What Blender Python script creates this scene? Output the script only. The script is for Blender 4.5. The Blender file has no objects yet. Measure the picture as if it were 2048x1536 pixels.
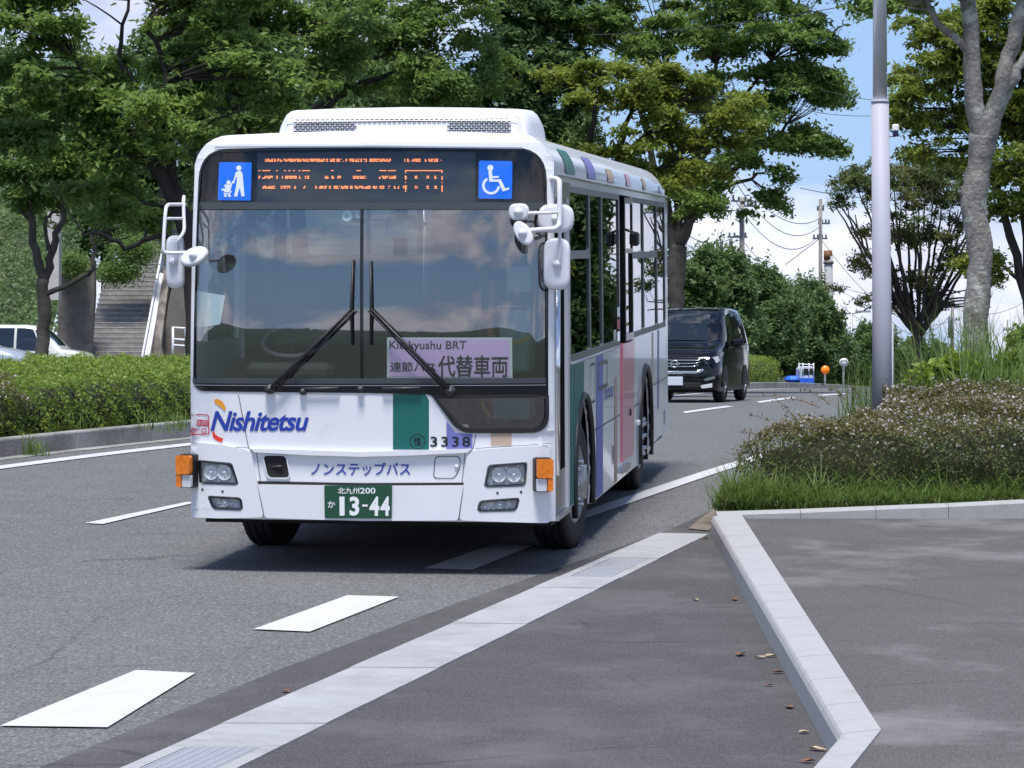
import bpy, bmesh, math, random
import numpy as np
from mathutils import Vector, Matrix
from mathutils.geometry import tessellate_polygon

sc = bpy.context.scene
C = sc.collection
RND = random.Random(7)
NPR = np.random.RandomState(11)
R = math.radians

# ------------------------------------------------------------------ camera
F = 6000.0
CAM = Vector((0, 0, 2.17))
PITCH = -math.atan(63 / F)
cd = bpy.data.cameras.new('camera'); cam = bpy.data.objects.new('camera', cd); C.objects.link(cam)
cam.location = CAM; cam.rotation_euler = (R(90) + PITCH, 0, 0)
cd.sensor_width = 36; cd.lens = 36 * F / 2048; cd.clip_start = 0.5; cd.clip_end = 6000
sc.camera = cam
# ------------------------------------------------------------------ light
SUN_EL, SUN_AZ = 70.0, 188.0     # azimuth clockwise from +Y
w = bpy.data.worlds.new('World'); sc.world = w; w.use_nodes = True
nt = w.node_tree; N = nt.nodes; L = nt.links
for n in list(N): N.remove(n)
out = N.new('ShaderNodeOutputWorld'); bg = N.new('ShaderNodeBackground'); L.new(bg.outputs[0], out.inputs[0])
sky = N.new('ShaderNodeTexSky'); sky.sky_type = 'NISHITA'; sky.sun_disc = False
sky.sun_elevation = R(SUN_EL); sky.sun_rotation = R(SUN_AZ); sky.air_density = 1.0; sky.dust_density = 0.6; sky.ozone_density = 1.5
def wmath(op, a, b=None, c=None, clamp=False):
    m = N.new('ShaderNodeMath'); m.operation = op; m.use_clamp = clamp
    for i, v in enumerate((a, b, c)):
        if v is None: continue
        if isinstance(v, (int, float)): m.inputs[i].default_value = v
        else: L.new(v, m.inputs[i])
    return m.outputs[0]
tc = N.new('ShaderNodeTexCoord')
sep = N.new('ShaderNodeSeparateXYZ'); L.new(tc.outputs['Generated'], sep.inputs[0])
mp = N.new('ShaderNodeMapping'); L.new(tc.outputs['Generated'], mp.inputs[0])
mp.inputs['Scale'].default_value = (1, 1, 2.1); mp.inputs['Location'].default_value = (3.1, 0.4, 1.6)
no = N.new('ShaderNodeTexNoise'); no.inputs['Scale'].default_value = 7.0; no.inputs['Detail'].default_value = 9; no.inputs['Roughness'].default_value = 0.56
L.new(mp.outputs[0], no.inputs['Vector'])
no2 = N.new('ShaderNodeTexNoise'); no2.inputs['Scale'].default_value = 2.4; no2.inputs['Detail'].default_value = 3
L.new(mp.outputs[0], no2.inputs['Vector'])
# cumulus banks: threshold rises with elevation, so banks stand low over the horizon all round
elev = wmath('MAXIMUM', sep.outputs[2], 0.0)
mixn = wmath('ADD', wmath('MULTIPLY', no.outputs[0], 0.62), wmath('MULTIPLY', no2.outputs[0], 0.38))
er_ = N.new('ShaderNodeValToRGB'); el_ = er_.color_ramp.elements; el_[0].position = 0; el_[0].color = (.455,)*3 + (1,); el_[1].position = 1; el_[1].color = (.52,)*3 + (1,)
for p_, v_ in ((.12, .455), (.20, .55), (.29, .54), (.37, .445), (.6, .42)): q_ = el_.new(p_); q_.color = (v_,)*3 + (1,)
L.new(wmath('MULTIPLY', elev, 2.6), er_.inputs[0]); thr = er_.outputs[0]      # a bank over the horizon, a blue gap, cumulus above
cov = wmath('MULTIPLY', wmath('SUBTRACT', mixn, thr), 11.0, clamp=True)
no3 = N.new('ShaderNodeTexNoise'); no3.inputs['Scale'].default_value = 16; no3.inputs['Detail'].default_value = 6
L.new(mp.outputs[0], no3.inputs['Vector'])
cr = N.new('ShaderNodeMixRGB'); cr.inputs[1].default_value = (2.7, 3.0, 4.0, 1); cr.inputs[2].default_value = (4.9, 4.9, 5.5, 1)
L.new(wmath('MULTIPLY', wmath('SUBTRACT', no3.outputs[0], 0.34), 3.6, clamp=True), cr.inputs[0])
hz = N.new('ShaderNodeMixRGB'); hz.inputs[2].default_value = (1.95, 2.85, 4.6, 1)      # humid white-blue air
dk = N.new('ShaderNodeMixRGB'); dk.blend_type = 'MULTIPLY'; dk.inputs[0].default_value = 1; dk.inputs[2].default_value = (.38, .47, .60, 1); L.new(sky.outputs[0], dk.inputs[1]); L.new(dk.outputs[0], hz.inputs[1]); L.new(wmath('SUBTRACT', 0.85, wmath('MULTIPLY', elev, 2.9), clamp=True), hz.inputs[0])
mx = N.new('ShaderNodeMixRGB'); L.new(hz.outputs[0], mx.inputs[1]); L.new(cr.outputs[0], mx.inputs[2]); L.new(cov, mx.inputs[0])
L.new(mx.outputs[0], bg.inputs[0]); bg.inputs[1].default_value = 0.115
sl = bpy.data.lights.new('sun', 'SUN'); so = bpy.data.objects.new('sun', sl); C.objects.link(so)
sl.energy = 2.6; sl.angle = R(15); sl.color = (1.0, 0.96, 0.9)
so.rotation_euler = (R(90 - SUN_EL), 0, R(180 - SUN_AZ))
vs = sc.view_settings; vs.view_transform = 'Standard'; vs.look = 'None'; vs.gamma = 1; vs.exposure = 1.0; vs.use_curve_mapping = False

# ------------------------------------------------------------------ helpers
_gn = [(-60, -1.8, .0), (-20, -0.766, .0358), (28, 0.952, .0358), (45, 1.215, .003), (59, 1.2, -.003), (92, 1.05, -.008),
       (150, .245, -.016), (400, -3.5, -.01), (3000, -6, 0)]
def G(Y):
    if Y <= _gn[0][0]: return _gn[0][1]
    for (a, ga, sa), (b, gb, sb) in zip(_gn, _gn[1:]):
        if Y <= b:
            if a == -20: return ga + .0358 * (Y - a)
            h = b - a; t = (Y - a) / h
            return (2*t**3-3*t*t+1)*ga + (t**3-2*t*t+t)*h*sa + (3*t*t-2*t**3)*gb + (t**3-t*t)*h*sb
    return _gn[-1][1]
_cp, _sp = math.cos(PITCH), math.sin(PITCH)
def ray(px, py):
    a, b = (px - 1024) / F, -(py - 768) / F
    return Vector((a, _cp - _sp * b, _sp + _cp * b))
def at(px, py, Y):                        # the point of a sight line at distance Y
    d = ray(px, py); return CAM + d * (Y / d.y)
def gp(px, py, h=0.0, y0=8.0, y1=90.0):   # where a sight line meets the ground (+h)
    d = ray(px, py); Y = y0
    while Y < y1:
        p = CAM + d * (Y / d.y)
        if p.z < G(Y) + h: break
        Y += 0.25
    lo, hi = Y - .25, Y
    for _ in range(18):
        m = (lo + hi) / 2; p = CAM + d * (m / d.y)
        if p.z < G(m) + h: hi = m
        else: lo = m
    return CAM + d * (hi / d.y)

def tag(o, label=None, cat=None, group=None, kind=None):
    if label: o['label'] = label
    if cat: o['category'] = cat
    if group: o['group'] = group
    if kind: o['kind'] = kind
    return o
def empty(name, loc, rz=0.0, mat4=None):
    o = bpy.data.objects.new(name, None); C.objects.link(o); o.empty_display_size = .2
    if mat4 is not None: o.matrix_world = mat4
    else: o.location = loc; o.rotation_euler = (0, 0, rz)
    return o
def copy_tree(o, parent=None):
    c = o.copy(); C.objects.link(c)
    if parent is not None: c.parent = parent
    for ch in [x for x in C.objects if x.parent == o]: copy_tree(ch, c)
    return c

class MB:
    def __init__(s): s.v = []; s.f = []; s.sm = []
    def add(s, vs, fs, smooth=False):
        b = len(s.v); s.v += [tuple(v) for v in vs]; s.f += [tuple(i + b for i in f) for f in fs]; s.sm += [smooth] * len(fs); return s
    def box(s, c, d, rz=0, M=None, bev=0.0):
        cx, cy, cz = c; hx, hy, hz_ = d[0]/2, d[1]/2, d[2]/2
        if bev > 0:
            b = min(bev, hx*.9, hy*.9, hz_*.9); V = []; idx = {}
            for sx in (-1, 1):
                for sy in (-1, 1):
                    for sz in (-1, 1):
                        for k, p in enumerate(((hx, hy-b, hz_-b), (hx-b, hy, hz_-b), (hx-b, hy-b, hz_))):
                            idx[(sx, sy, sz, k)] = len(V); V.append(Vector((sx*p[0], sy*p[1], sz*p[2])))
            Fc = []
            for sx in (-1, 1): Fc.append([idx[(sx, a, b2, 0)] for a, b2 in ((-1,-1),(1,-1),(1,1),(-1,1))])
            for sy in (-1, 1): Fc.append([idx[(a, sy, b2, 1)] for a, b2 in ((-1,-1),(1,-1),(1,1),(-1,1))])
            for sz in (-1, 1): Fc.append([idx[(a, b2, sz, 2)] for a, b2 in ((-1,-1),(1,-1),(1,1),(-1,1))])
            for a in (-1, 1):
                for b2 in (-1, 1):
                    Fc.append([idx[(a,b2,-1,0)], idx[(a,b2,1,0)], idx[(a,b2,1,1)], idx[(a,b2,-1,1)]])
                    Fc.append([idx[(a,-1,b2,0)], idx[(a,1,b2,0)], idx[(a,1,b2,2)], idx[(a,-1,b2,2)]])
                    Fc.append([idx[(-1,a,b2,1)], idx[(1,a,b2,1)], idx[(1,a,b2,2)], idx[(-1,a,b2,2)]])
                    for c2 in (-1, 1): Fc.append([idx[(a,b2,c2,k)] for k in range(3)])
        else:
            V = [Vector((sx*hx, sy*hy, sz*hz_)) for sx in (-1,1) for sy in (-1,1) for sz in (-1,1)]
            Fc = [(0,1,3,2),(4,6,7,5),(0,4,5,1),(2,3,7,6),(0,2,6,4),(1,5,7,3)]
        m = Matrix.Rotation(rz, 3, 'Z') if M is None else M
        return s.add([m @ v + Vector((cx, cy, cz)) for v in V], Fc)
    def tube(s, pts, r, n=8, caps=True, smooth=True):
        pts = [Vector(p) for p in pts]
        rs = r if isinstance(r, (list, tuple)) else [r] * len(pts)
        up = None; V = []
        for i, p in enumerate(pts):
            d = (pts[min(i+1, len(pts)-1)] - pts[max(i-1, 0)]).normalized()
            if up is None:
                up = Vector((0, 0, 1)) if abs(d.z) < .9 else Vector((1, 0, 0))
            a = d.cross(up).normalized(); b = a.cross(d).normalized(); up = b
            for k in range(n):
                t = 2*math.pi*k/n; V.append(p + (a*math.cos(t) + b*math.sin(t)) * rs[i])
        Fc = [(i*n+k, i*n+(k+1) % n, (i+1)*n+(k+1) % n, (i+1)*n+k) for i in range(len(pts)-1) for k in range(n)]
        s.add(V, Fc, smooth)
        if caps:
            b0 = len(s.v) - len(V)
            s.f.append(tuple(b0 + k for k in reversed(range(n)))); s.f.append(tuple(b0 + (len(pts)-1)*n + k for k in range(n))); s.sm += [False]*2
        return s
    def lathe(s, prof, n=24, M=None, o=(0, 0, 0), smooth=True):    # prof (r, h), axis z
        V = []; o = Vector(o); M = M or Matrix.Identity(3)
        for r_, h in prof:
            for k in range(n):
                t = 2*math.pi*k/n; V.append(M @ Vector((r_*math.cos(t), r_*math.sin(t), h)) + o)
        Fc = [(i*n+k, i*n+(k+1) % n, (i+1)*n+(k+1) % n, (i+1)*n+k) for i in range(len(prof)-1) for k in range(n)]
        return s.add(V, Fc, smooth)
    def prism(s, poly, fn0, fn1):           # poly 2d -> two mapped loops, sides and caps
        n = len(poly); a = [fn0(*p) for p in poly]; b = [fn1(*p) for p in poly]
        tris = tessellate_polygon([[Vector((p[0], p[1], 0)) for p in poly]])
        s.add(a + b, [tuple(t) for t in tris] + [tuple(i + n for i in reversed(t)) for t in tris] + [(i, (i+1) % n, (i+1) % n + n, i + n) for i in range(n)])
        return s
    def build(s, name, m, parent=None, recalc=True):
        me = bpy.data.meshes.new(name); me.from_pydata(s.v, [], s.f); me.materials.append(m)
        if s.sm: me.polygons.foreach_set('use_smooth', s.sm)
        if recalc:
            bm = bmesh.new(); bm.from_mesh(me); bmesh.ops.recalc_face_normals(bm, faces=bm.faces); bm.to_mesh(me); bm.free()
        o = bpy.data.objects.new(name, me); C.objects.link(o)
        if parent is not None: o.parent = parent
        return o

def rpoly(pts, r, n=5):                     # polygon with rounded corners; r a number or one per corner
    o = []; m = len(pts)
    for i, p in enumerate(pts):
        p = Vector(p[:2]); a = Vector(pts[i-1][:2]); b = Vector(pts[(i+1) % m][:2])
        rr = r[i] if isinstance(r, (list, tuple)) else r
        if rr <= 0: o.append((p.x, p.y)); continue
        da, db = (a-p), (b-p); l = min(rr, da.length*.49, db.length*.49)
        q0 = p + da.normalized()*l; q1 = p + db.normalized()*l
        for k in range(n+1):
            t = k/n; q = q0*(1-t)**2 + p*2*t*(1-t) + q1*t*t; o.append((q.x, q.y))
    return o
def rect(x0, y0, x1, y1): return [(x0, y0), (x1, y0), (x1, y1), (x0, y1)]
def area2(l): return sum(l[i-1][0]*l[i][1]-l[i][0]*l[i-1][1] for i in range(len(l)))

def sheet(loops, fn, grid=(None, None), thick=0.0, tfn=None):
    """loops: outer + holes in 2-D, cut at a grid, mapped by fn(u, v, 0); thick: rim mapped by fn(u, v, thick)."""
    bm = bmesh.new(); vs_ = []
    flat = []
    for k, l in enumerate(loops):
        a = area2(l)
        if (k == 0) != (a > 0): l = l[::-1]
        flat.append([Vector((p[0], p[1], 0)) for p in l])
    allv = [bm.verts.new(p) for l in flat for p in l]
    for t in tessellate_polygon(flat):
        try: bm.faces.new([allv[i] for i in t])
        except ValueError: pass
    for ax in (0, 1):
        g = grid[ax]
        if not g: continue
        co = [v.co[ax] for v in bm.verts]; lo, hi = min(co), max(co)
        ks = g if isinstance(g, (list, tuple)) else [lo + (hi-lo)*i/max(1, math.ceil((hi-lo)/g)) for i in range(1, max(1, math.ceil((hi-lo)/g)))]
        for k in ks:
            if k <= lo + 1e-6 or k >= hi - 1e-6: continue
            pl = Vector((0, 0, 0)); pl[ax] = k; nn = Vector((0, 0, 0)); nn[ax] = 1
            bmesh.ops.bisect_plane(bm, geom=bm.verts[:] + bm.edges[:] + bm.faces[:], plane_co=pl, plane_no=nn, dist=1e-6)
    bmesh.ops.dissolve_degenerate(bm, dist=1e-6, edges=bm.edges[:])
    bm.verts.ensure_lookup_table()
    base = [(v.co.x, v.co.y) for v in bm.verts]; bm.verts.index_update()
    f = [[v.index for v in fc.verts] for fc in bm.faces]
    be = []
    if thick:
        for e in bm.edges:
            if len(e.link_faces) == 1: be.append((e.verts[0].index, e.verts[1].index))
    bm.free()
    mb = MB(); V = [fn(u, v, 0) for u, v in base]; n = len(V)
    if thick:
        V += [fn(u, v, thick) for u, v in base]
    mb.add(V, f, False)
    if thick: mb.f += [(a, b, b+n, a+n) for a, b in be]; mb.sm += [False]*len(be)
    return mb

def text2d(s, bold=0.0, shear=0.0, spacing=1.0):
    c = bpy.data.curves.new('lettering', 'FONT'); c.body = s; c.size = 1; c.shear = shear; c.offset = bold; c.space_character = spacing; c.resolution_u = 3
    o = bpy.data.objects.new('lettering', c); C.objects.link(o)
    dg = bpy.context.evaluated_depsgraph_get(); me = bpy.data.meshes.new_from_object(o.evaluated_get(dg))
    vs_ = [(v.co.x, v.co.y) for v in me.vertices]; fs = [tuple(p.vertices) for p in me.polygons]
    bpy.data.objects.remove(o); bpy.data.curves.remove(c); bpy.data.meshes.remove(me)
    x0 = min(v[0] for v in vs_); x1 = max(v[0] for v in vs_); y0 = min(v[1] for v in vs_); y1 = max(v[1] for v in vs_)
    return [((x-x0)/(x1-x0), (y-y0)/(y1-y0)) for x, y in vs_], fs
def text_mb(s, fn, **k):                    # fn(u, v) with u, v in 0..1
    vs_, fs = text2d(s, **k); return MB().add([fn(u, v) for u, v in vs_], fs)

# ------------------------------------------------------------------ materials
def mat(name, col, rough=.5, metal=0.0, spec=.5, coat=0.0, emit=None, es=1.0, var=0.0, vs_=8.0, bump=0.0, bs=40.0, dirt=None, tr=0.0, alpha=None, ior=None):
    m = bpy.data.materials.new(name); m.use_nodes = True; nt = m.node_tree; b = nt.nodes['Principled BSDF']
    b.inputs['Base Color'].default_value = (*col, 1); b.inputs['Roughness'].default_value = rough; b.inputs['Metallic'].default_value = metal
    b.inputs['Specular IOR Level'].default_value = spec; b.inputs['Coat Weight'].default_value = coat; b.inputs['Coat Roughness'].default_value = .04
    if ior: b.inputs['IOR'].default_value = ior
    if tr: b.inputs['Transmission Weight'].default_value = tr
    if emit: b.inputs['Emission Color'].default_value = (*emit, 1); b.inputs['Emission Strength'].default_value = es
    tc = None
    if var or bump or dirt: tc = nt.nodes.new('ShaderNodeTexCoord')
    if var:
        n = nt.nodes.new('ShaderNodeTexNoise'); n.inputs['Scale'].default_value = vs_; n.inputs['Detail'].default_value = 6; n.inputs['Roughness'].default_value = .65
        nt.links.new(tc.outputs['Object'], n.inputs['Vector'])
        r = nt.nodes.new('ShaderNodeValToRGB'); r.color_ramp.elements[0].position = .3; r.color_ramp.elements[1].position = .7
        r.color_ramp.elements[0].color = (*[c*(1-var) for c in col], 1); r.color_ramp.elements[1].color = (*[min(1, c*(1+var)) for c in col], 1)
        nt.links.new(n.outputs[0], r.inputs[0]); nt.links.new(r.outputs[0], b.inputs['Base Color'])
        last = r.outputs[0]
        if dirt:
            n2 = nt.nodes.new('ShaderNodeTexNoise'); n2.inputs['Scale'].default_value = dirt[1]; n2.inputs['Detail'].default_value = 8; n2.inputs['Roughness'].default_value = .7
            nt.links.new(tc.outputs['Object'], n2.inputs['Vector'])
            r2 = nt.nodes.new('ShaderNodeValToRGB'); r2.color_ramp.elements[0].position = dirt[2]; r2.color_ramp.elements[1].position = dirt[3]
            nt.links.new(n2.outputs[0], r2.inputs[0])
            mxn = nt.nodes.new('ShaderNodeMixRGB'); mxn.inputs[2].default_value = (*dirt[0], 1)
            nt.links.new(r2.outputs[0], mxn.inputs[0]); nt.links.new(last, mxn.inputs[1]); nt.links.new(mxn.outputs[0], b.inputs['Base Color'])
    if bump:
        n = nt.nodes.new('ShaderNodeTexNoise'); n.inputs['Scale'].default_value = bs; n.inputs['Detail'].default_value = 5
        nt.links.new(tc.outputs['Object'], n.inputs['Vector'])
        bp = nt.nodes.new('ShaderNodeBump'); bp.inputs['Strength'].default_value = bump; bp.inputs['Distance'].default_value = .02
        nt.links.new(n.outputs[0], bp.inputs['Height']); nt.links.new(bp.outputs[0], b.inputs['Normal'])
    return m
def glass_mat(name, tint, refl_ior=1.6, rough=0.0, extra=0.0):
    m = bpy.data.materials.new(name); m.use_nodes = True; nt = m.node_tree; nn = nt.nodes; ll = nt.links
    for n in list(nn): nn.remove(n)
    o = nn.new('ShaderNodeOutputMaterial'); mi = nn.new('ShaderNodeMixShader'); t = nn.new('ShaderNodeBsdfTransparent'); g = nn.new('ShaderNodeBsdfGlossy')
    # Schlick reflectance from the facing angle: the same from both sides of a pane
    r0 = ((refl_ior-1)/(refl_ior+1))**2 + extra
    lw = nn.new('ShaderNodeLayerWeight'); lw.inputs[0].default_value = .5
    pw = nn.new('ShaderNodeMath'); pw.operation = 'POWER'; pw.inputs[1].default_value = 5; ll.new(lw.outputs['Facing'], pw.inputs[0])
    ad = nn.new('ShaderNodeMath'); ad.operation = 'MULTIPLY_ADD'; ad.inputs[1].default_value = 1-r0; ad.inputs[2].default_value = r0; ad.use_clamp = True; ll.new(pw.outputs[0], ad.inputs[0])
    t.inputs[0].default_value = (*tint, 1); g.inputs['Roughness'].default_value = rough; g.inputs[0].default_value = (1, 1, 1, 1)
    ll.new(ad.outputs[0], mi.inputs[0]); ll.new(t.outputs[0], mi.inputs[1]); ll.new(g.outputs[0], mi.inputs[2]); ll.new(mi.outputs[0], o.inputs[0])
    return m
def leaf_mat(name, c0, c1, trans=.35, rough=.5):
    m = bpy.data.materials.new(name); m.use_nodes = True; nt = m.node_tree; nn = nt.nodes; ll = nt.links
    for n in list(nn): nn.remove(n)
    o = nn.new('ShaderNodeOutputMaterial'); at_ = nn.new('ShaderNodeAttribute'); at_.attribute_name = 'tone'
    r = nn.new('ShaderNodeMixRGB'); r.inputs[1].default_value = (*c0, 1); r.inputs[2].default_value = (*c1, 1); ll.new(at_.outputs['Fac'], r.inputs[0])
    d = nn.new('ShaderNodeBsdfPrincipled'); d.inputs['Roughness'].default_value = rough; d.inputs['Specular IOR Level'].default_value = .35
    t = nn.new('ShaderNodeBsdfTranslucent'); mi = nn.new('ShaderNodeMixShader'); mi.inputs[0].default_value = trans
    hs = nn.new('ShaderNodeHueSaturation'); hs.inputs['Value'].default_value = 1.6; hs.inputs['Hue'].default_value = .485; ll.new(r.outputs[0], hs.inputs['Color'])
    ll.new(r.outputs[0], d.inputs['Base Color']); ll.new(hs.outputs[0], t.inputs[0])
    ll.new(d.outputs[0], mi.inputs[1]); ll.new(t.outputs[0], mi.inputs[2]); ll.new(mi.outputs[0], o.inputs[0])
    return m
M = {}
M['white_paint'] = mat('white_paint', (.76, .77, .81), .25, coat=.5, var=.02, vs_=1.2, dirt=((.50, .50, .50), 2.3, .56, 1.0))
M['mirror_white'] = mat('mirror_white', (.70, .71, .76), .4)
M['black_rubber'] = mat('black_rubber', (.012, .012, .013), .5)
M['black_gloss'] = mat('black_gloss', (.008, .009, .011), .12)
M['black_matte'] = mat('black_matte', (.012, .012, .013), .8)
M['dark_plastic'] = mat('dark_plastic', (.03, .032, .035), .5)
M['grey_frame'] = mat('grey_frame', (.05, .06, .065), .35)
M['chrome'] = mat('chrome', (.75, .76, .78), .12, 1.0)
M['alu'] = mat('alu', (.5, .51, .53), .35, .9)
M['green_paint'] = mat('green_paint', (.004, .125, .105), .5, coat=.0)
M['purple_paint'] = mat('purple_paint', (.16, .17, .45), .5, coat=.0)
M['beige_paint'] = mat('beige_paint', (.50, .38, .29), .5, coat=.0)
M['pink_paint'] = mat('pink_paint', (.66, .22, .29), .3, coat=.4)
M['red_paint'] = mat('red_paint', (.45, .12, .12), .3)
M['letter_blue'] = mat('letter_blue', (.018, .05, .36), .35)
M['letter_navy'] = mat('letter_navy', (.01, .012, .07), .4)
M['letter_black'] = mat('letter_black', (.012, .012, .015), .5)
M['logo_orange'] = mat('logo_orange', (.85, .33, .03), .35)
M['logo_red'] = mat('logo_red', (.75, .05, .02), .35)
M['sticker_red'] = mat('sticker_red', (.5, .02, .06), .4)
M['plate_green'] = mat('plate_green', (.012, .07, .035), .45)
M['plate_white'] = mat('plate_white', (.82, .84, .84), .4)
M['sign_blue'] = mat('sign_blue', (.0, .13, .72), .35, emit=(.0, .17, .9), es=.22)
M['sign_white'] = mat('sign_white', (.8, .84, .95), .4, emit=(.8, .85, 1), es=.15)
M['led'] = mat('led', (.5, .1, .02), .4, emit=(1, .30, .11), es=1.05)
M['led_panel'] = mat('led_panel', (.03, .042, .05), .25)
M['seam'] = mat('seam', (.05, .05, .06), .7)
M['lens_orange'] = mat('lens_orange', (.72, .19, .012), .2, coat=.6, var=.25, vs_=30)
M['tyre'] = mat('tyre', (.013, .013, .014), .75, bump=.3, bs=60)
M['rim'] = mat('rim', (.30, .31, .31), .45, .5, var=.25, vs_=12)
M['wind_glass'] = glass_mat('wind_glass', (.74, .81, .81), 1.75, extra=.15)
M['side_glass'] = glass_mat('side_glass', (.10, .14, .13), 1.6, extra=.10)
M['display_glass'] = glass_mat('display_glass', (.82, .84, .86), 1.5)
M['lens_clear'] = glass_mat('lens_clear', (.85, .87, .88), 1.5)
# ================================================================== BUS
_a = math.atan(776 / F)
Yb = Vector((math.sin(_a), math.cos(_a), .0358 * math.cos(_a))).normalized()
Nb = Vector((0, -.0358, 1)).normalized()
Xb = Yb.cross(Nb).normalized(); Zb = Xb.cross(Yb)
Ob = Vector(((736.5 - 1024) * 20.2 / F, 20.2, .0358 * 20.2))
BM = Matrix(((Xb.x, Yb.x, Zb.x, Ob.x), (Xb.y, Yb.y, Zb.y, Ob.y), (Xb.z, Yb.z, Zb.z, Ob.z), (0, 0, 0, 1)))
BI = BM.inverted(); BI3 = BI.to_3x3(); CB = BI @ CAM
GZ = -.05                                   # the road under the wheels, in bus space
BUS_END = 10.1
def fy(x, z):
    u = min(.9999, abs(x) / 1.254); y = .17 * (1 - (1 - u**3.2) ** (1/3.2))
    y += .05 * max(0, z - 1.2) ** 2
    if z > 2.84: t = min(1, (z - 2.84) / .13); y += .14 * (1 - math.sqrt(max(0, 1 - t*t)))
    return y
def fpx(px, py, off=0.0):                   # pixel -> (x, z) on the front surface
    d = BI3 @ ray(px, py); y = 0.0
    for _ in range(12):
        t = (y - off - CB.y) / d.y; p = CB + d*t; y = .5*y + .5*fy(max(-1.25, min(1.25, p.x)), p.z)
    return (p.x, p.z)
def ypx(px, py, y):                         # pixel -> (x, z) on the plane at depth y of the bus
    d = BI3 @ ray(px, py); p = CB + d * ((y - CB.y) / d.y); return Vector((p.x, y, p.z))
def spx(px, py, x=1.248):                   # pixel -> (y, z) on the side
    d = BI3 @ ray(px, py); p = CB + d * ((x - CB.x) / d.x); return (p.y, p.z)
bus = empty('bus', (0, 0, 0), mat4=BM)
tag(bus, 'white city bus with green, purple and pink blocks pulling in beside the dashed white line', 'bus')
GR = (.11, .11)
def fpatch(name, loops, m, off=.003, thick=.0, px=True, grid=GR, parent=None, bump=0.0):
    """conform a flat shape to the front; loops in photo pixels (px) or in (x, z)"""
    l2 = [[fpx(*p) for p in l] if px else l for l in loops]
    return sheet(l2, lambda u, v, t: (u, fy(u, v) - off + t, v), grid, thick).build(name, m, parent or bus)
def side_x(z, s=1):
    x = 1.248
    if z > 1.4: x -= .012 * (z - 1.4)
    return s * x
def spatch(name, loops, m, off=.003, thick=0.0, px=False, parent=None, s=1, grid=(None, None)):
    l2 = [[spx(*p) for p in l] if px else l for l in loops]
    return sheet(l2, lambda u, v, t: (side_x(v, s) + s*(off - t), u, v), grid, thick).build(name, m, parent or bus)
def box(name, c, d, m, parent=None, bev=0.0, M3=None): return MB().box(c, d, bev=bev, M=M3).build(name, m, parent or bus)
def tube(name, pts, r, m, parent=None, n=10): return MB().tube(pts, r, n).build(name, m, parent or bus)
def smooth_pts(pts, n=4):
    P = [Vector(p) for p in pts]; o = []
    for i in range(len(P)-1):
        a, b, c, d = P[max(i-1, 0)], P[i], P[i+1], P[min(i+2, len(P)-1)]
        for k in range(n):
            t = k/n; o.append(.5*((2*b)+(c-a)*t+(2*a-5*b+4*c-d)*t*t+(3*b-a-3*c+d)*t**3))
    return o + [P[-1]]

# --- outline of the body in section
def section(n=7):
    o = [(1.252, .315), (1.251, .9), (side_x(2.0), 2.0), (side_x(2.62), 2.62)]
    for k in range(1, n+1):
        t = math.pi/2*k/n; o.append((.985 + .255*math.cos(t), 2.66 + .255*math.sin(t)))
    o += [(.6, 2.930), (.3, 2.938), (0, 2.94)]
    return o
half = section(); full = half + [(-x, z) for x, z in reversed(half[:-1])]
mask = rpoly([fpx(*p) for p in ((378, 292), (740, 291), (1094, 296), (1098, 778), (1096, 790), (868, 786), (378, 782))], [.20, 0, .18, .0, .0, .0, .07], 6)
mir = lambda px, py, dz=0: (-min(1.238, fpx(px, py)[0]+.012), fpx(px, py)[1]+dz)
MASK0 = [mir(1093, 296), fpx(738, 291), fpx(1093, 296), fpx(1097, 560), fpx(1097, 866), fpx(918, 866), fpx(862, 789), fpx(738, 786), mir(1097, 786)]
mask = rpoly(MASK0, [.21, 0, .21, 0, .16, .1, .03, 0, .09], 7)
sheet([full, mask], lambda u, v, t: (u, fy(u, v) + t, v), (.09, .09), .03).build('front_panel', M['white_paint'], bus)
# --- black glazing mask with the panes let in
disp = rpoly([mir(1085, 303), fpx(738, 298), fpx(1085, 303), fpx(1090, 409), fpx(738, 404), mir(1090, 409)], [.16, 0, .16, .02, 0, .02], 6)
wl = rpoly([mir(1091, 419), fpx(721, 419), fpx(721, 763), mir(1092, 764)], [.02, .01, .01, .05], 4)
wr = rpoly([fpx(727, 419), fpx(1091, 419), fpx(1092, 764), fpx(727, 763)], [.01, .02, .05, .01], 4)
low = rpoly([fpx(*p) for p in ((871, 795), (1094, 793), (1094, 858), (925, 859))], [.03, .02, .13, .08], 6)
sheet([mask, disp, wl, wr, low], lambda u, v, t: (u, fy(u, v) - .006 + t, v), GR, .03).build('windscreen_surround', M['black_gloss'], bus)
for nm, l, mm in (('windscreen', wl, 'wind_glass'), ('windscreen', wr, 'wind_glass'), ('display_window', disp, 'display_glass'), ('kerb_window', low, 'wind_glass')):
    o = sheet([l], lambda u, v, t: (u, fy(u, v) + .003, v), (.05, .05)).build(nm, M[mm], bus); o.data.polygons.foreach_set('use_smooth', [True]*len(o.data.polygons))
fpatch('trim_ring', [rpoly([(864, 790), (1098, 788), (1099, 866), (918, 866)], [5, 6, 40, 25], 6), rpoly([(873, 797), (1091, 795), (1091, 856), (926, 857)], [6, 5, 34, 20], 6)], M['black_rubber'], .012, .012)
fpatch('divider_bar', [rect(384, 405, 1091, 419)], M['grey_frame'], .014, .014)
fpatch('lower_bar', [rect(386, 756, 1092, 766)], M['grey_frame'], .013, .013)
fpatch('cowl_line', [rect(387, 769, 1092, 770.5)], M['alu'], .010)
# grey strip in the frame at the roof edge
fpatch('roof_trim', [[(430, 293), (738, 291.5), (1045, 294.5), (1045, 297.5), (738, 294.5), (430, 296)]], M['alu'], .008)
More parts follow.
